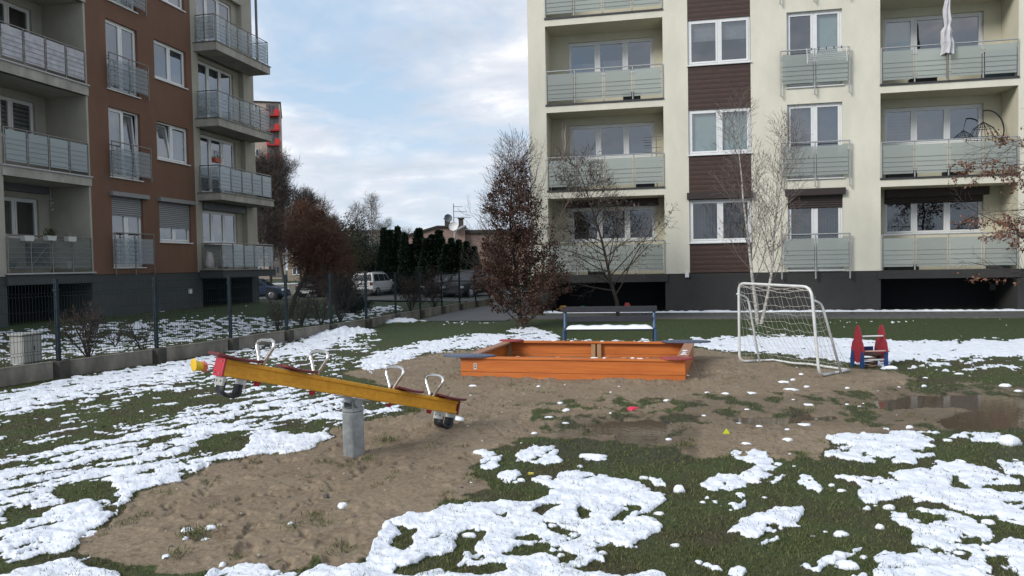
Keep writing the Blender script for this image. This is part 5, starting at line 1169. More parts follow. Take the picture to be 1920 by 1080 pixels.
# --- little lime tree behind the bench
lp = AT(1160, 590, 21.4); LP = (float(lp[0]), float(lp[1]), 0.)
def lshape(t): return 1.15 if t < .25 else max(.25, 1.15-1.1*(t-.25)/.75)
spL = dict(seg=8, wob=.07, up=[.02, .035, .0, -.02], rmin=.0035, tap=.12, levels=3, kids=[36, 10, 5], **{'from': [.15, .12, .15]}, ang=[(.9, 1.3), (.4, .9), (.4, 1.)], len=[2.15, .74, .34], rk=[.45, .5, .5], shape=lshape)
t, tips = tree('linden_tree', LP, 'small bare spreading tree with a few dead leaves behind the bench', 'tree', spL, 5, BARKD, BARKD, h=4.7, r=.058)
pts = along(tips, 2, 1.7, rng_, .02); cloud('leaves', pts, .10, .38, leafmat('hanging_dead_leaf', (.05, .04, .03), (.19, .14, .10)), t, nr, droop=2.2)
# --- birch behind the goal
bp_ = G(1423, 607); BP = (float(bp_[0]), float(bp_[1]), 0.)
spB = dict(seg=10, wob=.045, up=[.03, .10, .04, .0], rmin=.0032, tap=.08, levels=3, kids=[21, 8, 5], **{'from': [.20, .15, .2]}, ang=[(.45, .95), (.35, .8), (.4, .9)], len=[1.7, .70, .34], rk=[.36, .5, .5], shape=lambda t: max(.35, 1.1-.75*t))
tb = thing('birch_tree', BP, 'slender white trunked birch with two stems growing behind the goal', 'tree'); tips = []; rb_ = random.Random(21)
for (dx, dy, hh, rr2) in ((-.09, .0, 5.5, .052), (.16, .05, 4.9, .045)):
    tr = MB(); br = MB(); tw = MB(); grow([tr, br, tw], rb_, (dx*.3, 0, -.05), (dx*1.3, dy, 1), hh, rr2, 0, spB, tips); tr.build('trunk', BARKW, tb, local=True, smooth=True)
    n = len(br.v); br.v += tw.v; br.f += [tuple(i+n for i in f) for f in tw.f]; br.build('branches', TWIGB, tb, local=True)
cloud('leaves', along(tips, 3, .9, rng_, .01), .05, .6, HBROWN2, tb, nr, droop=1)
# --- tree at the right edge, trunk outside the picture
rp = G(1995, 604); RP = (float(rp[0]), float(rp[1]), 0.)
spR = dict(seg=8, wob=.08, up=[.02, -.005, -.02, -.02], rmin=.0035, tap=.2, levels=3, kids=[30, 9, 5], **{'from': [.16, .2, .15]}, ang=[(1.05, 1.4), (.4, .9), (.4, 1.)], len=[2.7, .8, .36], rk=[.45, .5, .5], shape=lambda t: max(.4, 1.1-.5*t))
t, tips = tree('oak_tree', RP, 'tree with rusty dead leaves reaching in from the right edge', 'tree', spR, 9, BARKD, BARKD, h=5.0, r=.075)
cloud('leaves', along(tips, 2, 26, rng_, .035, lambda v: math.sin(v[2]*4.2+v[0]) > -.1), .085, .5, leafmat('rusty_dead_leaf', (.07, .032, .022), (.24, .125, .085)), t, nr, droop=1.)
# --- russet small tree behind the fence, with leaning trunk
r0 = G(545, 594); RT = (float(r0[0]), float(r0[1]), tz(r0[0], r0[1]))
spT = dict(seg=7, wob=.12, up=[.02, .05, .02, -.02], rmin=.006, tap=.3, levels=3, kids=[16, 11, 7], **{'from': [.42, .1, .1]}, ang=[(.6, 1.35), (.5, 1.2), (.5, 1.2)], len=[1.9, .95, .5], rk=[.5, .5, .55])
t, tips = tree('russet_tree', RT, 'bushy tree of fine russet twigs with leaning trunk behind the fence', 'tree', spT, 3, BARKD, TWIGR, h=2.5, r=.09, dir0=(.08, 0, 1))
P_ = along(tips, 2, 22, rng_, .04); cloud('twigs', P_, .26, .05, leafmat('russet_fine_twig', (.050, .025, .017), (.15, .078, .050)), t, nr)
# --- bushes
def bush(px, py, z, h, label, seed, leaf=None, stems=9, name='bare_shrub', dens=0, spread=.55, group=None, lsz=.05, bm=BARKD):
    g = G(px, py, z); spb = dict(seg=5, wob=.10, up=[.03, .05, .03], rmin=.0035, tap=.3, levels=2, kids=[5, 4], **{'from': [.25, .2]}, ang=[(.3, .8), (.3, .9)], len=[h*.5, h*.25], rk=[.6, .6], spread=spread)
    t, tp = tree(name, (float(g[0]), float(g[1]), z), label, 'shrub', spb, seed, bm, bm, group=group, h=h*.85, r=.012, stems=stems)
    if leaf: cloud('leaves', along(tp, 1, dens, rng_, .03), lsz, .6, leaf, t, nr, droop=.3)
    return t
bush(166, 668, .03, .95, 'densest dark bare shrub right of the nearest fence post, behind the wire', 31, HBROWN, 14, dens=14, lsz=.035)
bush(268, 657, .03, .75, 'sparse bare shrub beside the second fence post, behind the wire', 32, None, 6)
bush(520, 618, .03, .8, 'bare twiggy shrub left of the fence post behind the seesaw handle', 33, HBROWN, 10, dens=6, lsz=.03)
bush(565, 610, .03, .95, 'tall thin bare shrub under the russet tree behind the wire', 34, None, 10)
bush(603, 609, .03, .95, 'bare dark shrub in front of the black saloon', 35, HBROWN, 9, dens=6, lsz=.03)
bush(637, 602, .03, 1.6, 'spreading leafless shrub between the black saloon and the white car', 36, None, 14)
bush(770, 583, .0, 1.25, 'dense brownish shrub behind the fence right of the white car', 37, HBROWN, 16, dens=22, lsz=.05)
bush(815, 577, .0, 1.4, 'second dense shrub behind the far run of the fence', 38, HBROWN, 14, dens=22, lsz=.05)
bush(215, 648, .05, .5, 'tiny bare shrub in the snow between the first two fence posts', 41, None, 5)
def blob(name, px, py, dist, w, h, label, leafm, n, lsz, seed, cat='shrub', zc=.5, wf=.5, group=None):
    p = AT(px, py, dist); z = tz(p[0], p[1]); t = thing(name, (p[0], p[1], z), label, cat, group); g = np.random.default_rng(seed)
    m = MB(); rg2 = random.Random(seed)
    for i in range(7): m.tube([(0, 0, -.1), (rg2.uniform(-w, w)*.15, rg2.uniform(-w, w)*.15, h*.4), (rg2.uniform(-w, w)*.35, rg2.uniform(-w, w)*.35, h*.8)], [.05, .03, .01], 5)
    m.build('stems', BARKD, t, local=True)
    d = g.normal(size=(n, 3)); d /= np.linalg.norm(d, axis=1)[:, None]; r = g.random(n)**.45
    nz = 1+.28*np.sin(d[:, 0]*5+seed)*np.cos(d[:, 1]*6+seed*2)+.2*np.sin(d[:, 2]*9)
    P = np.stack([d[:, 0]*r*w/2*nz, d[:, 1]*r*w/2*nz, h*.52+d[:, 2]*r*h/2*nz], -1); P = P[P[:, 2] > .05]
    cloud('foliage', P, lsz, wf, leafm, t, g); return t
blob('evergreen_shrub', 647, 572, 30, .95, 1.15, 'blackish evergreen shrub left of the white car behind the fence', leafmat('black_green_leaf', (.006, .010, .008), (.025, .032, .022)), 6000, .07, 3)
blob('evergreen_shrub', 663, 585, 27.5, 1.3, .55, 'low spreading blackish evergreen in front of the white car', MATS['black_green_leaf'], 6000, .06, 4)
blob('olive_shrub', 628, 540, 44, 4.2, 4.2, 'loose olive green shrub between russet tree and white car', leafmat('olive_twig', (.028, .026, .012), (.085, .078, .035)), 15000, .16, 5, wf=.2)
blob('dark_conifer', 668, 540, 60, 3.4, 5.4, 'dark rounded conifer above the white car', leafmat('dark_conifer_leaf', (.010, .017, .013), (.035, .05, .035)), 11000, .16, 6, 'tree')
blob('blue_conifer', 695, 540, 62, 3.8, 4.4, 'bluish green conifer left of the thuja row', leafmat('blue_conifer_leaf', (.025, .045, .04), (.075, .10, .085)), 12000, .15, 7, 'tree')
# --- thuja row
def thuja(seed, H_=5., W=1.05, n=9000):
    g = np.random.default_rng(seed); t = thing('thuja_tree', (0, 0, 0), 'slim dark thuja', 'tree', 'thujas in the dark row')
    z = g.random(n)**1.15; prof = np.minimum(1, (1-z)*1.55)**.95*(.88+.12*np.sin(z*23+seed)); an = g.random(n)*2*np.pi; lob = 1+.16*np.sin(an*3+z*9+seed)+.1*np.sin(an*7-z*17)
    r = W*.5*prof*lob*(g.random(n)**.35); P = np.stack([r*np.cos(an), r*np.sin(an), .05+z*H_*.96], -1)
    D = np.stack([np.cos(an)*.45, np.sin(an)*.45, np.full(n, 1.)], -1)+g.normal(size=(n, 3))*.3
    m = MB(); m.tube([(0, 0, -.1), (0, 0, H_*.9)], [.09, .02], 6); m.build('trunk', BARKD, t, local=True)
    cloud('foliage', P, .30, .42, GREENDK, t, g, dirs=D); return t
protos = [thuja(50+i) for i in range(3)]
TH = [(722, 428, 'leftmost thuja of the dark row'), (734, 432, 'second thuja from the left, its tip close to the first'), (748, 425, 'third thuja, the tall sharp one at the left of the row'), (761, 437, 'fourth thuja of the row, a little lower than the sharp tall one'), (774, 458, 'short thuja in the first dip of the row'), (787, 429, 'broad tall thuja before the left slope of the pink house'), (803, 448, 'thuja right of the broad one, before the pink wall'), (813, 440, 'thin thuja just left of the twin topped one'), (825, 432, 'twin topped thuja below the chimney of the pink house'), (840, 458, 'low thuja right of the twin topped one'), (848, 447, 'slim thuja under the street lamp head'), (862, 450, 'thuja at the lamp post, second last before the brown leaved tree'), (876, 453, 'last thuja in view, touching the brown leaved tree'), (890, 462, 'thuja mostly hidden behind the brown leaved tree')]
for i, (px, py, lab) in enumerate(TH):
    o = protos[i] if i < 3 else copy_tree(protos[i % 3]); d = 58+(i % 3)*.5-i*.25; p = AT(px, 540, d); z = tz(p[0], p[1]); top = AT(px, py, d)[2]
    s = (top-z)/5.05; wdt = 1.08 if 'broad' not in lab and 'twin' not in lab else 1.45
    o.location = (float(p[0]), float(p[1]), z); o.scale = (wdt, wdt, float(s)); o.rotation_euler = (0, 0, i*1.7); o['label'] = lab
# --- far bare trees
def bare(px, py_top, dist, seed, label, tw, crown=1., lev=3, dens=7, lm=None, base=555, lsz=.55, kids=(14, 8, 6), name='bare_tree', ang0=(.5, 1.0)):
    p = AT(px, base, dist); z = tz(p[0], p[1]); top = float(AT(px, py_top, dist)[2]); H_ = top-z
    sp = dict(seg=7, wob=.07, up=[.03, .07, .03, .0], rmin=.012, tap=.12, levels=lev, kids=list(kids), **{'from': [.22, .15, .15]}, ang=[ang0, (.4, .9), (.4, 1.)], len=[H_*.36*crown, H_*.16, H_*.08], rk=[.45, .5, .5], shape=lambda t: max(.45, 1.15-.7*t))
    t, tp = tree(name, (float(p[0]), float(p[1]), z), label, 'tree', sp, seed, BARKG if lm is None else BARKD, tw, h=H_*.95, r=H_*.013)
    g = np.random.default_rng(seed); P = along(tp, 2, dens, random.Random(seed), .1)
    if P: cloud('twigs', P, lsz, .035, lm or FARTW, t, g, dirs=g.normal(size=(len(P), 3))*.6+np.array([0, 0, .5]))
    return t
FARTW = leafmat('far_twig', (.05, .042, .037), (.13, .11, .095)); DKTW = mat('dark_twig', (.045, .036, .032), .95, var=.3, vscale=2)
FARDK = leafmat('far_dark_twig', (.034, .028, .024), (.115, .095, .080))
bare(535, 308, 60, 61, 'big dense bare tree just right of the projecting balconies', DKTW, 1.15, dens=15, lm=FARDK, kids=(22, 10, 7))
bare(508, 325, 64, 62, 'big bare tree partly hidden behind the balconies below the tower block', DKTW, 1.0, dens=22, lm=FARDK, kids=(20, 10, 7))
bare(566, 372, 66, 63, 'rounded bare tree on the right flank of the big dense one', DKTW, 1.1, dens=14, lm=FARDK, kids=(20, 10, 7))
bare(612, 410, 70, 64, 'low bare tree with dotted seed heads left of the street lamp', DKTW, 1.15, dens=12, kids=(18, 9, 6))
bare(640, 415, 78, 65, 'thin bare tree directly behind the globe street lamp', BARKG, .9, dens=6)
bare(672, 392, 85, 66, 'slender bare tree between the lamp and the tallest pale one', BARKG, .75, dens=2.5, ang0=(.3, .7))
bare(697, 378, 88, 67, 'tallest pale bare tree standing against the sky left of the thujas', mat('pale_bare_wood', (.14, .12, .105), .95), 1.0, dens=2.5, ang0=(.3, .8))
bare(655, 430, 95, 68, 'far low bare tree in front of the ochre block', BARKG, 1.2, dens=9)
bare(720, 425, 100, 69, 'small far bare tree just left of the first thuja', BARKG, 1.1, dens=8)
bare(584, 400, 55, 70, 'bare tree behind the olive shrub, browner than its neighbours', TWIGR, 1.3, dens=22, kids=(20, 10, 6), lm=MATS['russet_fine_twig'])
bare(757, 432, 92, 71, 'far bare tree whose top shows over the left thujas', BARKG, .8, dens=2.5)
# ------------------------------------------------------------------ street lamps
LAMPM = mat('lamp_metal', (.04, .043, .045), .5)
a = AT(664, 555, 72); t = thing('street_lamp', (a[0], a[1], tz(a[0], a[1])), 'thin street lamp with a round head before the bare trees', 'street lamp'); H1 = float(AT(664, 423, 72)[2])-tz(a[0], a[1])
m = MB(); m.tube([(0, 0, -.1), (0, 0, H1-.3)], [.07, .045], 8); m.build('pole', LAMPM, t, local=True); m = MB(); m.lathe([(.08, 0), (.24, .06), (.3, .25), (.22, .42), (.06, .5)], (0, 0, H1-.35), 12); m.build('lamp_head', LAMPM, t, local=True)
a = AT(855, 555, 66); t = thing('street_lamp', (a[0], a[1], tz(a[0], a[1])), 'curved street lamp with a drooping head above the thujas', 'street lamp', rz=YAW); H1 = float(AT(860, 427, 66)[2])-tz(a[0], a[1])
m = MB(); m.tube([(0, 0, -.1), (0, 0, H1-1.2), (.05, 0, H1-.5), (.25, 0, H1-.12), (.45, 0, H1-.02)], [.08, .06, .05, .04, .04], 8); m.build('pole', mat('lamp_pole_grey', (.20, .21, .215), .5), t, local=True)
m = MB(); m.lathe([(.05, -.12), (.26, -.1), (.30, .0), (.2, .12), (.05, .16)], (0, 0, 0), 12); m.v = [(v[0]*1.5+.62, v[1]*.7, v[2]*1.1+H1-.02+(v[0]*.55)) for v in m.v]; m.build('lamp_head', mat('lamp_pole_grey', (.2, .2, .2)), t, local=True)
# ================================================================== THINGS ON THE BALCONIES
def parasol(x, y, z0, h, m_, label, w=.10, ruck=1.):
    t = thing('closed_parasol', (x, y, z0), label, 'parasol'); m = MB(); m.tube([(0, 0, 0), (0, 0, h)], .018, 6); m.build('pole', STEELD, t, local=True)
    m = MB(); k = 12; rg3 = random.Random(int(h*100)); zs = np.linspace(h*.30, h*.985, 12); n = len(m.v)
    for i, z in enumerate(zs):
        u = i/11; r = w*(1.05-.75*u)*(1 if abs(u-.45) > .06 else .55)*rg3.uniform(.85, 1.15)+.015
        for j in range(k): a = 2*math.pi*j/k; rr = r*(1.25 if j % 2 else .6); m.v.append((rr*math.cos(a+u*1.2)+.02*math.sin(i*1.4)*ruck, rr*math.sin(a+u*1.2), z-(.06*(j % 2) if i == 0 else 0)))
    for i in range(11):
        for j in range(k): m.f.append((n+i*k+j, n+i*k+(j+1) % k, n+(i+1)*k+(j+1) % k, n+(i+1)*k+j))
    m.build('canopy', m_, t, local=True); return t
q = AY(1774, 100, 24.52); parasol(float(q[0]), 24.45, 6.86, 2.55, mat('grey_white_fabric', (.50, .50, .52), .9, var=.1), 'folded pale grey parasol tied to the balcony rail, upper right loggia', .13)
q = AY(1058, 260, 25.2); parasol(float(q[0]), 25.2, 4.05, 2.42, mat('beige_fabric', (.34, .30, .26), .9, var=.2), 'folded beige parasol in the left loggia of the cream block', .11)
# hanging egg chair frames
q = AY(1845, 240, 25.1)
t = thing('hanging_chair', (q[0], 25.1, 4.05), 'black hanging chair with arched stand in the right loggia', 'chair')
BK = mat('black_metal', (.012, .012, .014), .5); m = MB(); ar = [(.85+.0*i, 0, .02) for i in range(1)]
m.tube([(.55, .1, .02)]+[(.62+.10*math.cos(a)-.55*(1-math.cos(a))*0+(-.62*(math.sin(a))), .1, 1.0+1.05*math.sin(a)) if False else (.1+.48*math.cos(a), .1, 1.35+.62*math.sin(a)) for a in np.linspace(-.5, 1.75, 14)], .022, 6); m.tube([(-.4, .1, .03), (.6, .1, .03)], .02, 6); m.build('stand', BK, t, local=True)
m = MB()
for i in range(14):
    a = 2*math.pi*i/14; m.tube([(-.02, 0, 1.62), (-.02+.26*math.cos(a), .26*math.sin(a), 1.42), (-.02+.45*math.cos(a), .42*math.sin(a), 1.12), (-.02+.5*math.cos(a), .46*math.sin(a), .75), (-.02+.3*math.cos(a), .3*math.sin(a), .4)], .009, 4)
for z, r in ((1.42, .27), (1.12, .46), (.75, .52), (.4, .32)): m.tube([(-.02+r*math.cos(a), r*.93*math.sin(a), z) for a in np.linspace(0, 6.28, 18)], .009, 4)
m.tube([(-.02, 0, 1.62), (.02, .08, 1.95)], .008, 4); m.build('basket', BK, t, local=True)
# drying rack hung on the french balcony, with pegs
q = AY(1512, 92, 24.30); q2 = AY(1586, 90, 24.30); t = thing('drying_rack', (q[0], 24.25, q[2]-.3), 'small white drying rack hooked over the french balcony rail', 'drying rack'); m = MB(); w_ = float(q2[0]-q[0])
for i in range(7): m.tube([(0, -.02*i, .26-.06*i), (w_, -.02*i, .26-.06*i)], .006, 4)
for x in (0, w_): m.tube([(x, 0, .30), (x, -.13, -.18)], .009, 5)
m.build('rack_frame', GOALW, t, local=True)
for i in range(5):
    m = MB(); x = w_*(i+.6)/5.2; m.box(x-.012, x+.012, -.015, .015, .24, .31); m.build('clothes_peg', BK, t, local=True)
q = AY(1222, 265, 25.3); t = thing('drying_stand', (q[0], 25.3, 4.05), 'white clothes horse standing in the left loggia, first floor', 'drying rack'); m = MB(); m.tube([(0, 0, 0), (0, 0, 1.75)], .012, 5); m.tube([(.16, 0, 0), (.14, 0, 1.75)], .012, 5)
for z in (.9, 1.2, 1.35, 1.6, 1.7): m.tube([(-.28, 0, z), (.3, .02, z)], .008, 4)
m.build('rack_frame', mat('dark_rack', (.12, .12, .13), .5), t, local=True)
# pots and boxes
TERR = mat('terracotta_plastic', (.30, .06, .035), .6); WPOT = mat('white_pot', (.5, .5, .48), .5)
def plant(px, py, X, w, h, potm, label, leafm, boxy=True, tall=.25, n=260):
    q = AX(px, py, X); t = thing('flower_box' if boxy else 'flower_pot', q, label, 'flower box' if boxy else 'flower pot'); m = MB()
    if boxy: m.prism([(-w/2*.85, 0), (w/2*.85, 0), (w/2, h), (-w/2, h)], lambda a, b: (-.08, a, b), lambda a, b: (.08, a, b))
    else: m.lathe([(w*.33, 0), (w*.5, h), (w*.53, h), (w*.53, h*.9)], (0, 0, 0), 12)
    m.build('box' if boxy else 'pot', potm, t, local=True); g = np.random.default_rng(int(px)); P = np.stack([g.normal(0, .05, n), g.uniform(-w*.5, w*.5, n), h+g.random(n)**1.5*tall], -1); cloud('leaves', P, .045, .5, leafm, t, g)
DRYG = leafmat('dry_green_leaf', (.02, .03, .012), (.10, .09, .05)); PALEF = leafmat('pale_flower', (.10, .12, .07), (.45, .42, .40))
plant(406, 305, -16.72, .42, .17, TERR, 'red flower box hanging on the first floor balcony rail', DRYG, tall=.32)
plant(51, 452, -17.60, .34, .15, WPOT, 'empty looking white flower box, leftmost on the ground floor rail', DRYG, tall=.03, n=30)
plant(94, 451, -17.60, .34, .14, WPOT, 'white flower box with trailing dark plant, middle of the ground floor rail', DRYG, tall=.20, n=500)
plant(132, 453, -17.60, .34, .15, WPOT, 'white flower box with pale flowers, right end of the ground floor rail', PALEF, tall=.12)
plant(10, 504, -17.95, .22, .26, WPOT, 'white pot with a withered flower at the left of the ground floor loggia', PALEF, False, .2, 60)
plant(129, 504, -17.95, .20, .24, WPOT, 'bare white pot near the right end of the ground floor loggia', DRYG, False, .02, 10)
plant(23, 504, -17.95, .24, .20, mat('green_pot', (.08, .13, .10), .5), 'dull green pot beside the withered flower', DRYG, False, .04, 20)
q = AX(72, 504, -18.2); t = thing('folding_table', q, 'dark folding table turned on its side in the ground floor loggia', 'table'); m = MB(); m.box(-.02, .02, -.42, .42, .08, .75); m.build('tabletop', mat('dark_table', (.03, .033, .038), .5), t, local=True)
m = MB(); m.tube([(.04, -.35, .0), (.1, .3, .72)], .012, 5); m.tube([(.04, .35, .0), (.1, -.3, .72)], .012, 5); m.build('folding_legs', STEEL, t, local=True)
q = AX(94, 348, -18.2); t = thing('wind_chime', q, 'hanging wind chime of glass balls in the ground floor loggia', 'wind chime'); m = MB(); m.tube([(0, 0, 0), (0, 0, -.65)], .005, 4); m.build('cord', STEELD, t, local=True)
for i, (dy, dz_) in enumerate(((0, -.4), (.05, -.52), (-.04, -.62), (.05, -.72))): m = MB(); m.lathe([(.005, -.045), (.035, -.03), (.045, 0), (.035, .03), (.005, .045)], (0, dy, dz_), 10); m.build('glass_ball', CLEARG, t, local=True, smooth=True)
for i, (px, lab) in enumerate(((394, 'white plastic sack standing behind the ground floor balcony glass'), (418, 'smaller pale sack next to the white one on the ground floor balcony'))):
    q = AX(px, 503, -17.3); m = MB(); m.lump((q[0], q[1], q[2]), .16, .20, .62-.12*i, random.Random(i), 10, 6); single(m, 'plastic_sack', mat('pale_sack', (.36, .35, .34), .7, var=.2), q, lab, 'sack', smooth=True)
# stored things seen through and under the balcony glass
BX_ = [(1185, 200, 25.0, .55, .30, (.03, .03, .035), 'low dark storage box behind the left loggia glass, second floor'), (1210, 352, 25.1, .60, .26, (.02, .02, .025), 'flat black storage box in the left loggia, first floor'), (1050, 352, 25.1, .50, .34, (.05, .05, .055), 'grey crate in the corner of the left loggia, first floor'),
       (1870, 150, 25.0, .75, .85, (.06, .09, .11), 'tall slate blue cupboard behind the glass of the upper right loggia'), (1730, 152, 25.1, .70, .22, (.02, .02, .02), 'low black crate in the middle of the upper right loggia'), (1690, 328, 25.1, .8, .24, (.02, .02, .022), 'long black crate at the left of the right loggia, first floor'),
       (1790, 326, 25.0, .6, .22, (.03, .03, .03), 'small dark box in the middle of the right loggia, first floor'), (1690, 496, 25.1, .9, .16, (.07, .05, .03), 'brown box at the left of the ground floor right loggia'), (1870, 495, 25.1, .5, .15, (.03, .03, .03), 'dark box at the right of the ground floor right loggia'), (1120, 512, 25.1, .6, .24, (.04, .04, .045), 'grey box in the ground floor left loggia')]
for (px, py, Y, w, h, c, lab) in BX_:
    g = AY(px, py, Y); k = min(range(5), key=lambda k: abs(([1.25]+[4.04+S*i for i in range(4)])[k]-g[2])); z = ([1.25]+[4.04+S*i for i in range(4)])[k]+.004
    t = thing('storage_box', (g[0], Y, z), lab, 'box'); mm = mat('box_%d' % px, c, .6, var=.2); m = MB(); m.box(-w/2, w/2, -.18, .18, 0, h-.04); m.build('box_body', mm, t, local=True, bevel=.01); m = MB(); m.box(-w/2-.015, w/2+.015, -.195, .195, h-.039, h); m.build('lid', mm, t, local=True, bevel=.008)
# toys and oddments in the recess behind the bench
for (px, w, h, c, lab, nm) in ((1058, .55, .22, (.45, .22, .02), 'orange toy seen left of the bench back, in the dark recess', 'toy_truck'), (1094, .38, .2, (.0, .16, .10), 'green toy seen above the bench back', 'toy_boat'), (1123, .22, .16, (.35, .02, .03), 'red toy by the green one above the bench back', 'toy_car'), (1178, .4, .3, (.22, .03, .03), 'dark red toy behind the little tree trunk', 'toy_cart')):
    g = AY(px, 581, 25.2); z = 0.; t = thing(nm, (g[0], 25.2, z), lab, 'toy'); mm = mat('toy_'+nm, c, .45)
    m = MB(); m.prism([(-w/2, .05), (w/2*.8, .05), (w/2, h*.6), (w*.2, h*.62), (w*.1, h), (-w*.25, h), (-w*.3, h*.6), (-w/2, h*.55)], lambda a, b: (a, -.1, b), lambda a, b: (a, .1, b)); m.build('toy_body', mm, t, local=True, bevel=.01)
    for s in (-1, 1):
        m = MB(); m.tube([(s*w*.3, -.12, .05), (s*w*.3, .12, .05)], .055, 10); m.build('wheel', RUB, t, local=True)
# ================================================================== SMALL THINGS ON THE GROUND
def onground(px, py): p = G(px, py, 0.); return float(p[0]), float(p[1]), gz(p[0], p[1])
x, y, z = onground(1183, 770); m = MB(); rgk = random.Random(4); m.lump((x, y, z), .05, .04, .025, rgk, 9, 3); m.tube([(x-.02, y, z+.015), (x+.08, y-.02, z+.018)], [.016, .009], 6); single(m, 'toy_shovel', mat('pink_plastic', (.62, .03, .09), .4), (x, y, z), 'pink plastic toy shovel lying on the wet sand', 'toy')
x, y, z = onground(1362, 812); m = MB(); m.v += [(x-.035, y, z+.002), (x+.035, y, z+.002), (x, y+.05, z+.002), (x, y, z+.055)]; m.f += [(0, 1, 3), (1, 2, 3), (2, 0, 3), (0, 2, 1)]; single(m, 'toy_cone', mat('lime_plastic', (.52, .60, .03), .4), (x, y, z), 'tiny lime yellow toy on the muddy sand', 'toy')
x, y, z = onground(996, 889); m = MB(); m.box(x-.025, x+.02, y-.012, y+.012, z+.0, z+.016); single(m, 'toy_peg', mat('yellow_peg', (.60, .55, .08), .4), (x, y, z), 'small yellow plastic piece at the rim of a snow patch', 'toy')
x, y, z = onground(1253, 790); m = MB(); m.lump((x, y, z-.005), .07, .05, .035, random.Random(9), 9, 3); single(m, 'stone', mat('dark_stone', (.02, .02, .02), .6), (x, y, z), 'dark wet stone beside the puddle', 'stone')
x, y, z = onground(611, 930); m = MB(); m.lump((x, y, z), .022, .018, .028, random.Random(8), 7, 3); single(m, 'stone', mat('slate_stone', (.06, .06, .065), .7), (x, y, z), 'small pointed grey stone on the sand left of the snow drift', 'stone')
balls = [(1274, 921, .055, .055, .06, 'round snowball resting at the right of the big snow drift'), (1890, 832, .12, .09, .10, 'largest lump of packed snow at the right edge'), (858, 792, .11, .06, .05, 'snow lump beside the low end of the seesaw'), (642, 950, .05, .035, .045, 'knobbly snow lump on the sand right of the grey stone'),
         (886, 724, .07, .03, .03, 'snow lump on the sand in front of the sandbox corner'), (1285, 708, .07, .03, .025, 'snow lump at the right front foot of the sandbox'), (1405, 737, .12, .05, .035, 'long snow lump on sand before the goal, right one of three'), (1360, 738, .07, .035, .025, 'middle snow lump of the row before the goal'), (1325, 735, .06, .035, .02, 'left snow lump of the row before the goal'),
         (1482, 732, .12, .04, .04, 'elongated snow lump below the right goal post'), (1468, 717, .10, .035, .035, 'snow lump above the elongated one, below the goal'), (1502, 703, .05, .03, .03, 'small snow ball under the goal side bar'), (1515, 758, .09, .035, .025, 'flat snow lump on the muddy patch'), (1508, 798, .10, .04, .025, 'snow lump at the rim of the muddy patch'),
         (1671, 692, .12, .07, .05, 'snow lump right of the spring rocker'), (1885, 723, .09, .05, .05, 'knobbly snow lump right of the far puddle'), (1798, 701, .08, .04, .03, 'snow lump on grass beyond the far puddle'), (1375, 945, .05, .03, .025, 'small snow lump between two patches in the middle foreground'), (1650, 990, .035, .03, .035, 'round snow pellet on the grass in front at right'),
         (1310, 1055, .03, .02, .02, 'snow crumb on the dark grass, bottom middle'), (1590, 1065, .08, .05, .05, 'pointed snow lump near the bottom edge at right'), (312, 1044, .035, .025, .025, 'snow pellet at the lower left of the sand'), (545, 982, .025, .02, .022, 'single snow pellet in the middle of the sand'), (418, 1060, .03, .022, .03, 'snow pellet near the bottom edge of the sand'),
         (350, 993, .06, .03, .03, 'snow lump on the left side of the grass tuft in the sand'), (395, 992, .05, .03, .03, 'snow lump on the right side of the grass tuft in the sand'), (385, 1005, .06, .03, .03, 'snow lump in front of the grass tuft in the sand'), (348, 1010, .03, .02, .025, 'smallest snow lump at the grass tuft in the sand'),
         (1060, 770, .05, .03, .02, 'small snow lump right of the seesaw end'), (1030, 783, .07, .03, .025, 'flat snow lump on the thin grass'), (1060, 793, .07, .03, .02, 'thin snow lump below the flat one'), (1110, 860, .16, .05, .03, 'long flat snow lump in the dark wet grass'), (1145, 775, .02, .02, .02, 'tiny snow crumb by the pink toy')]
for i, (px, py, rx, ry, rz_, lab) in enumerate(balls):
    rx *= .72; ry *= .72; rz_ *= .8; x, y, z = onground(px, py); m = MB(); rgk = random.Random(100+i); m.lump((x, y, z-.004), rx, ry*1.3, rz_, rgk, 12, 5)
    if 'elong' in lab or 'long' in lab or 'largest' in lab: m.lump((x+rx*.6, y+.02, z-.006), rx*.6, ry, rz_*.7, rgk, 10, 4)
    single(m, 'snow_lump', SNOWM, (x, y, z), lab, 'snow lump', 'snow lumps lying on the ground', smooth=True)
rgk = random.Random(77); cnt = 0
for i in range(400):
    px, py = rgk.uniform(880, 1920), rgk.uniform(690, 1060)**1.0
    x, y, z = onground(px, py); s_, sa_ = ground_fields(np.array([x]), np.array([y]))[1:3]
    if s_[0] > .2 or (1.0 < x < 2.7 and 10.8 < y < 13) or (-3.1 < x < .6 and 10.3 < y < 13.2): continue
    if cnt > 80: break
    r = rgk.uniform(.010, .035); m = MB(); m.lump((x, y, z-.003), r*1.4, r, r*.8, rgk, 8, 3); single(m, 'snow_crumb', SNOWM, (x, y, z), 'small crumb of snow on the bare or grassy ground between patches', 'snow crumb', 'snow crumbs between the patches', smooth=True); cnt += 1
rgk = random.Random(78)
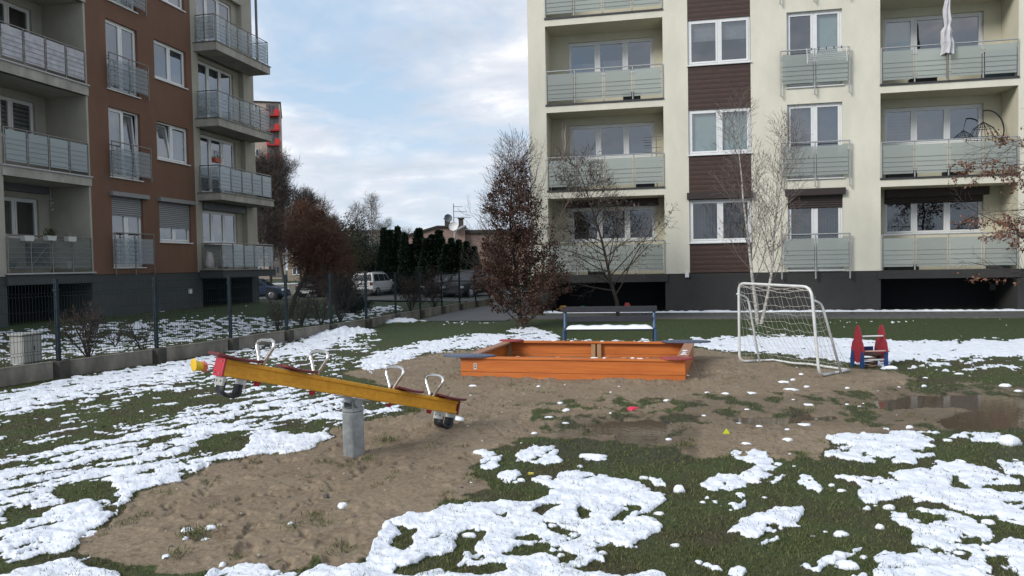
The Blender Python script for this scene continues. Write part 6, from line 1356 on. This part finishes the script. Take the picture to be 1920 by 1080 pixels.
for i in range(34):
    px, py = rgk.uniform(220, 900), rgk.uniform(850, 1050); x, y, z = onground(px, py); s_, sa_ = ground_fields(np.array([x]), np.array([y]))[1:3]
    if sa_[0] < .6: continue
    m = MB(); r = rgk.uniform(.006, .014); m.lump((x, y, z-.002), r*1.3, r, r, rgk, 7, 3); single(m, 'pebble', mat('pale_pebble', (.30, .26, .2), .8) if rgk.random() < .5 else mat('slate_stone', (.06, .06, .06)), (x, y, z), 'tiny pebble on the trodden sand', 'pebble', 'pebbles on the sand', smooth=True)
# weeds on the sand
def tuft(px, py, h, n, label, seed, col=None):
    x, y, z = onground(px, py); g = np.random.default_rng(seed); P = np.stack([g.normal(0, h*.8, n)+x, g.normal(0, h*.8, n)+y, np.full(n, z-.004)], -1); D = g.normal(size=(n, 3))*.55+np.array([0, 0, 1.])
    o = cloud('grass_tuft', P-np.array([x, y, z]), h, .10, col or MATS['grass_blade'], None, g, dirs=D); o.location = (x, y, z); tag(o, label, 'grass tuft', 'grass tufts on the sand')
for i, (px, py, h, n, lab) in enumerate([(729, 828, .07, 90, 'small green grass tuft right of the seesaw post'), (365, 1000, .06, 120, 'grass tuft with snow lumps in the lower left of the sand'), (330, 1040, .05, 70, 'low grass tuft below the snow topped one'), (590, 968, .05, 60, 'faint grass tuft in the middle of the sand'), (545, 990, .05, 50, 'thin grass tuft under the single snow pellet'),
                                            (655, 805, .08, 90, 'dry tuft behind the seesaw post'), (780, 772, .07, 90, 'grassy clump under the right half of the seesaw'), (690, 862, .05, 70, 'short tuft at the foot of the seesaw post'), (815, 880, .04, 40, 'tiny tuft at the right of the sand'), (310, 925, .05, 50, 'sparse tuft near the left rim of the sand'), (640, 1030, .05, 60, 'short tuft just left of the big snow drift'), (960, 722, .04, 60, 'tuft in front of the sandbox'), (1285, 838, .06, 90, 'dark tuft on the wet sand at the middle right')]):
    tuft(px, py, h, n, lab, 200+i)
# dry strands in front of the bench
x0, y0 = float(bx), float(by)-.9; g = np.random.default_rng(6); n = 700
P = np.stack([g.uniform(-.1, .9, n), g.normal(0, .15, n), np.zeros(n)], -1); o = cloud('grass_tuft', P, .11, .05, leafmat('dry_grass', (.04, .035, .018), (.16, .13, .07)), None, g, dirs=g.normal(size=(n, 3))*.35+np.array([0, 0, 1.])); o.location = (x0, y0+1.3, gz(x0, y0+1.3)-.01); tag(o, 'row of dry grass strands under the bench', 'grass tuft')
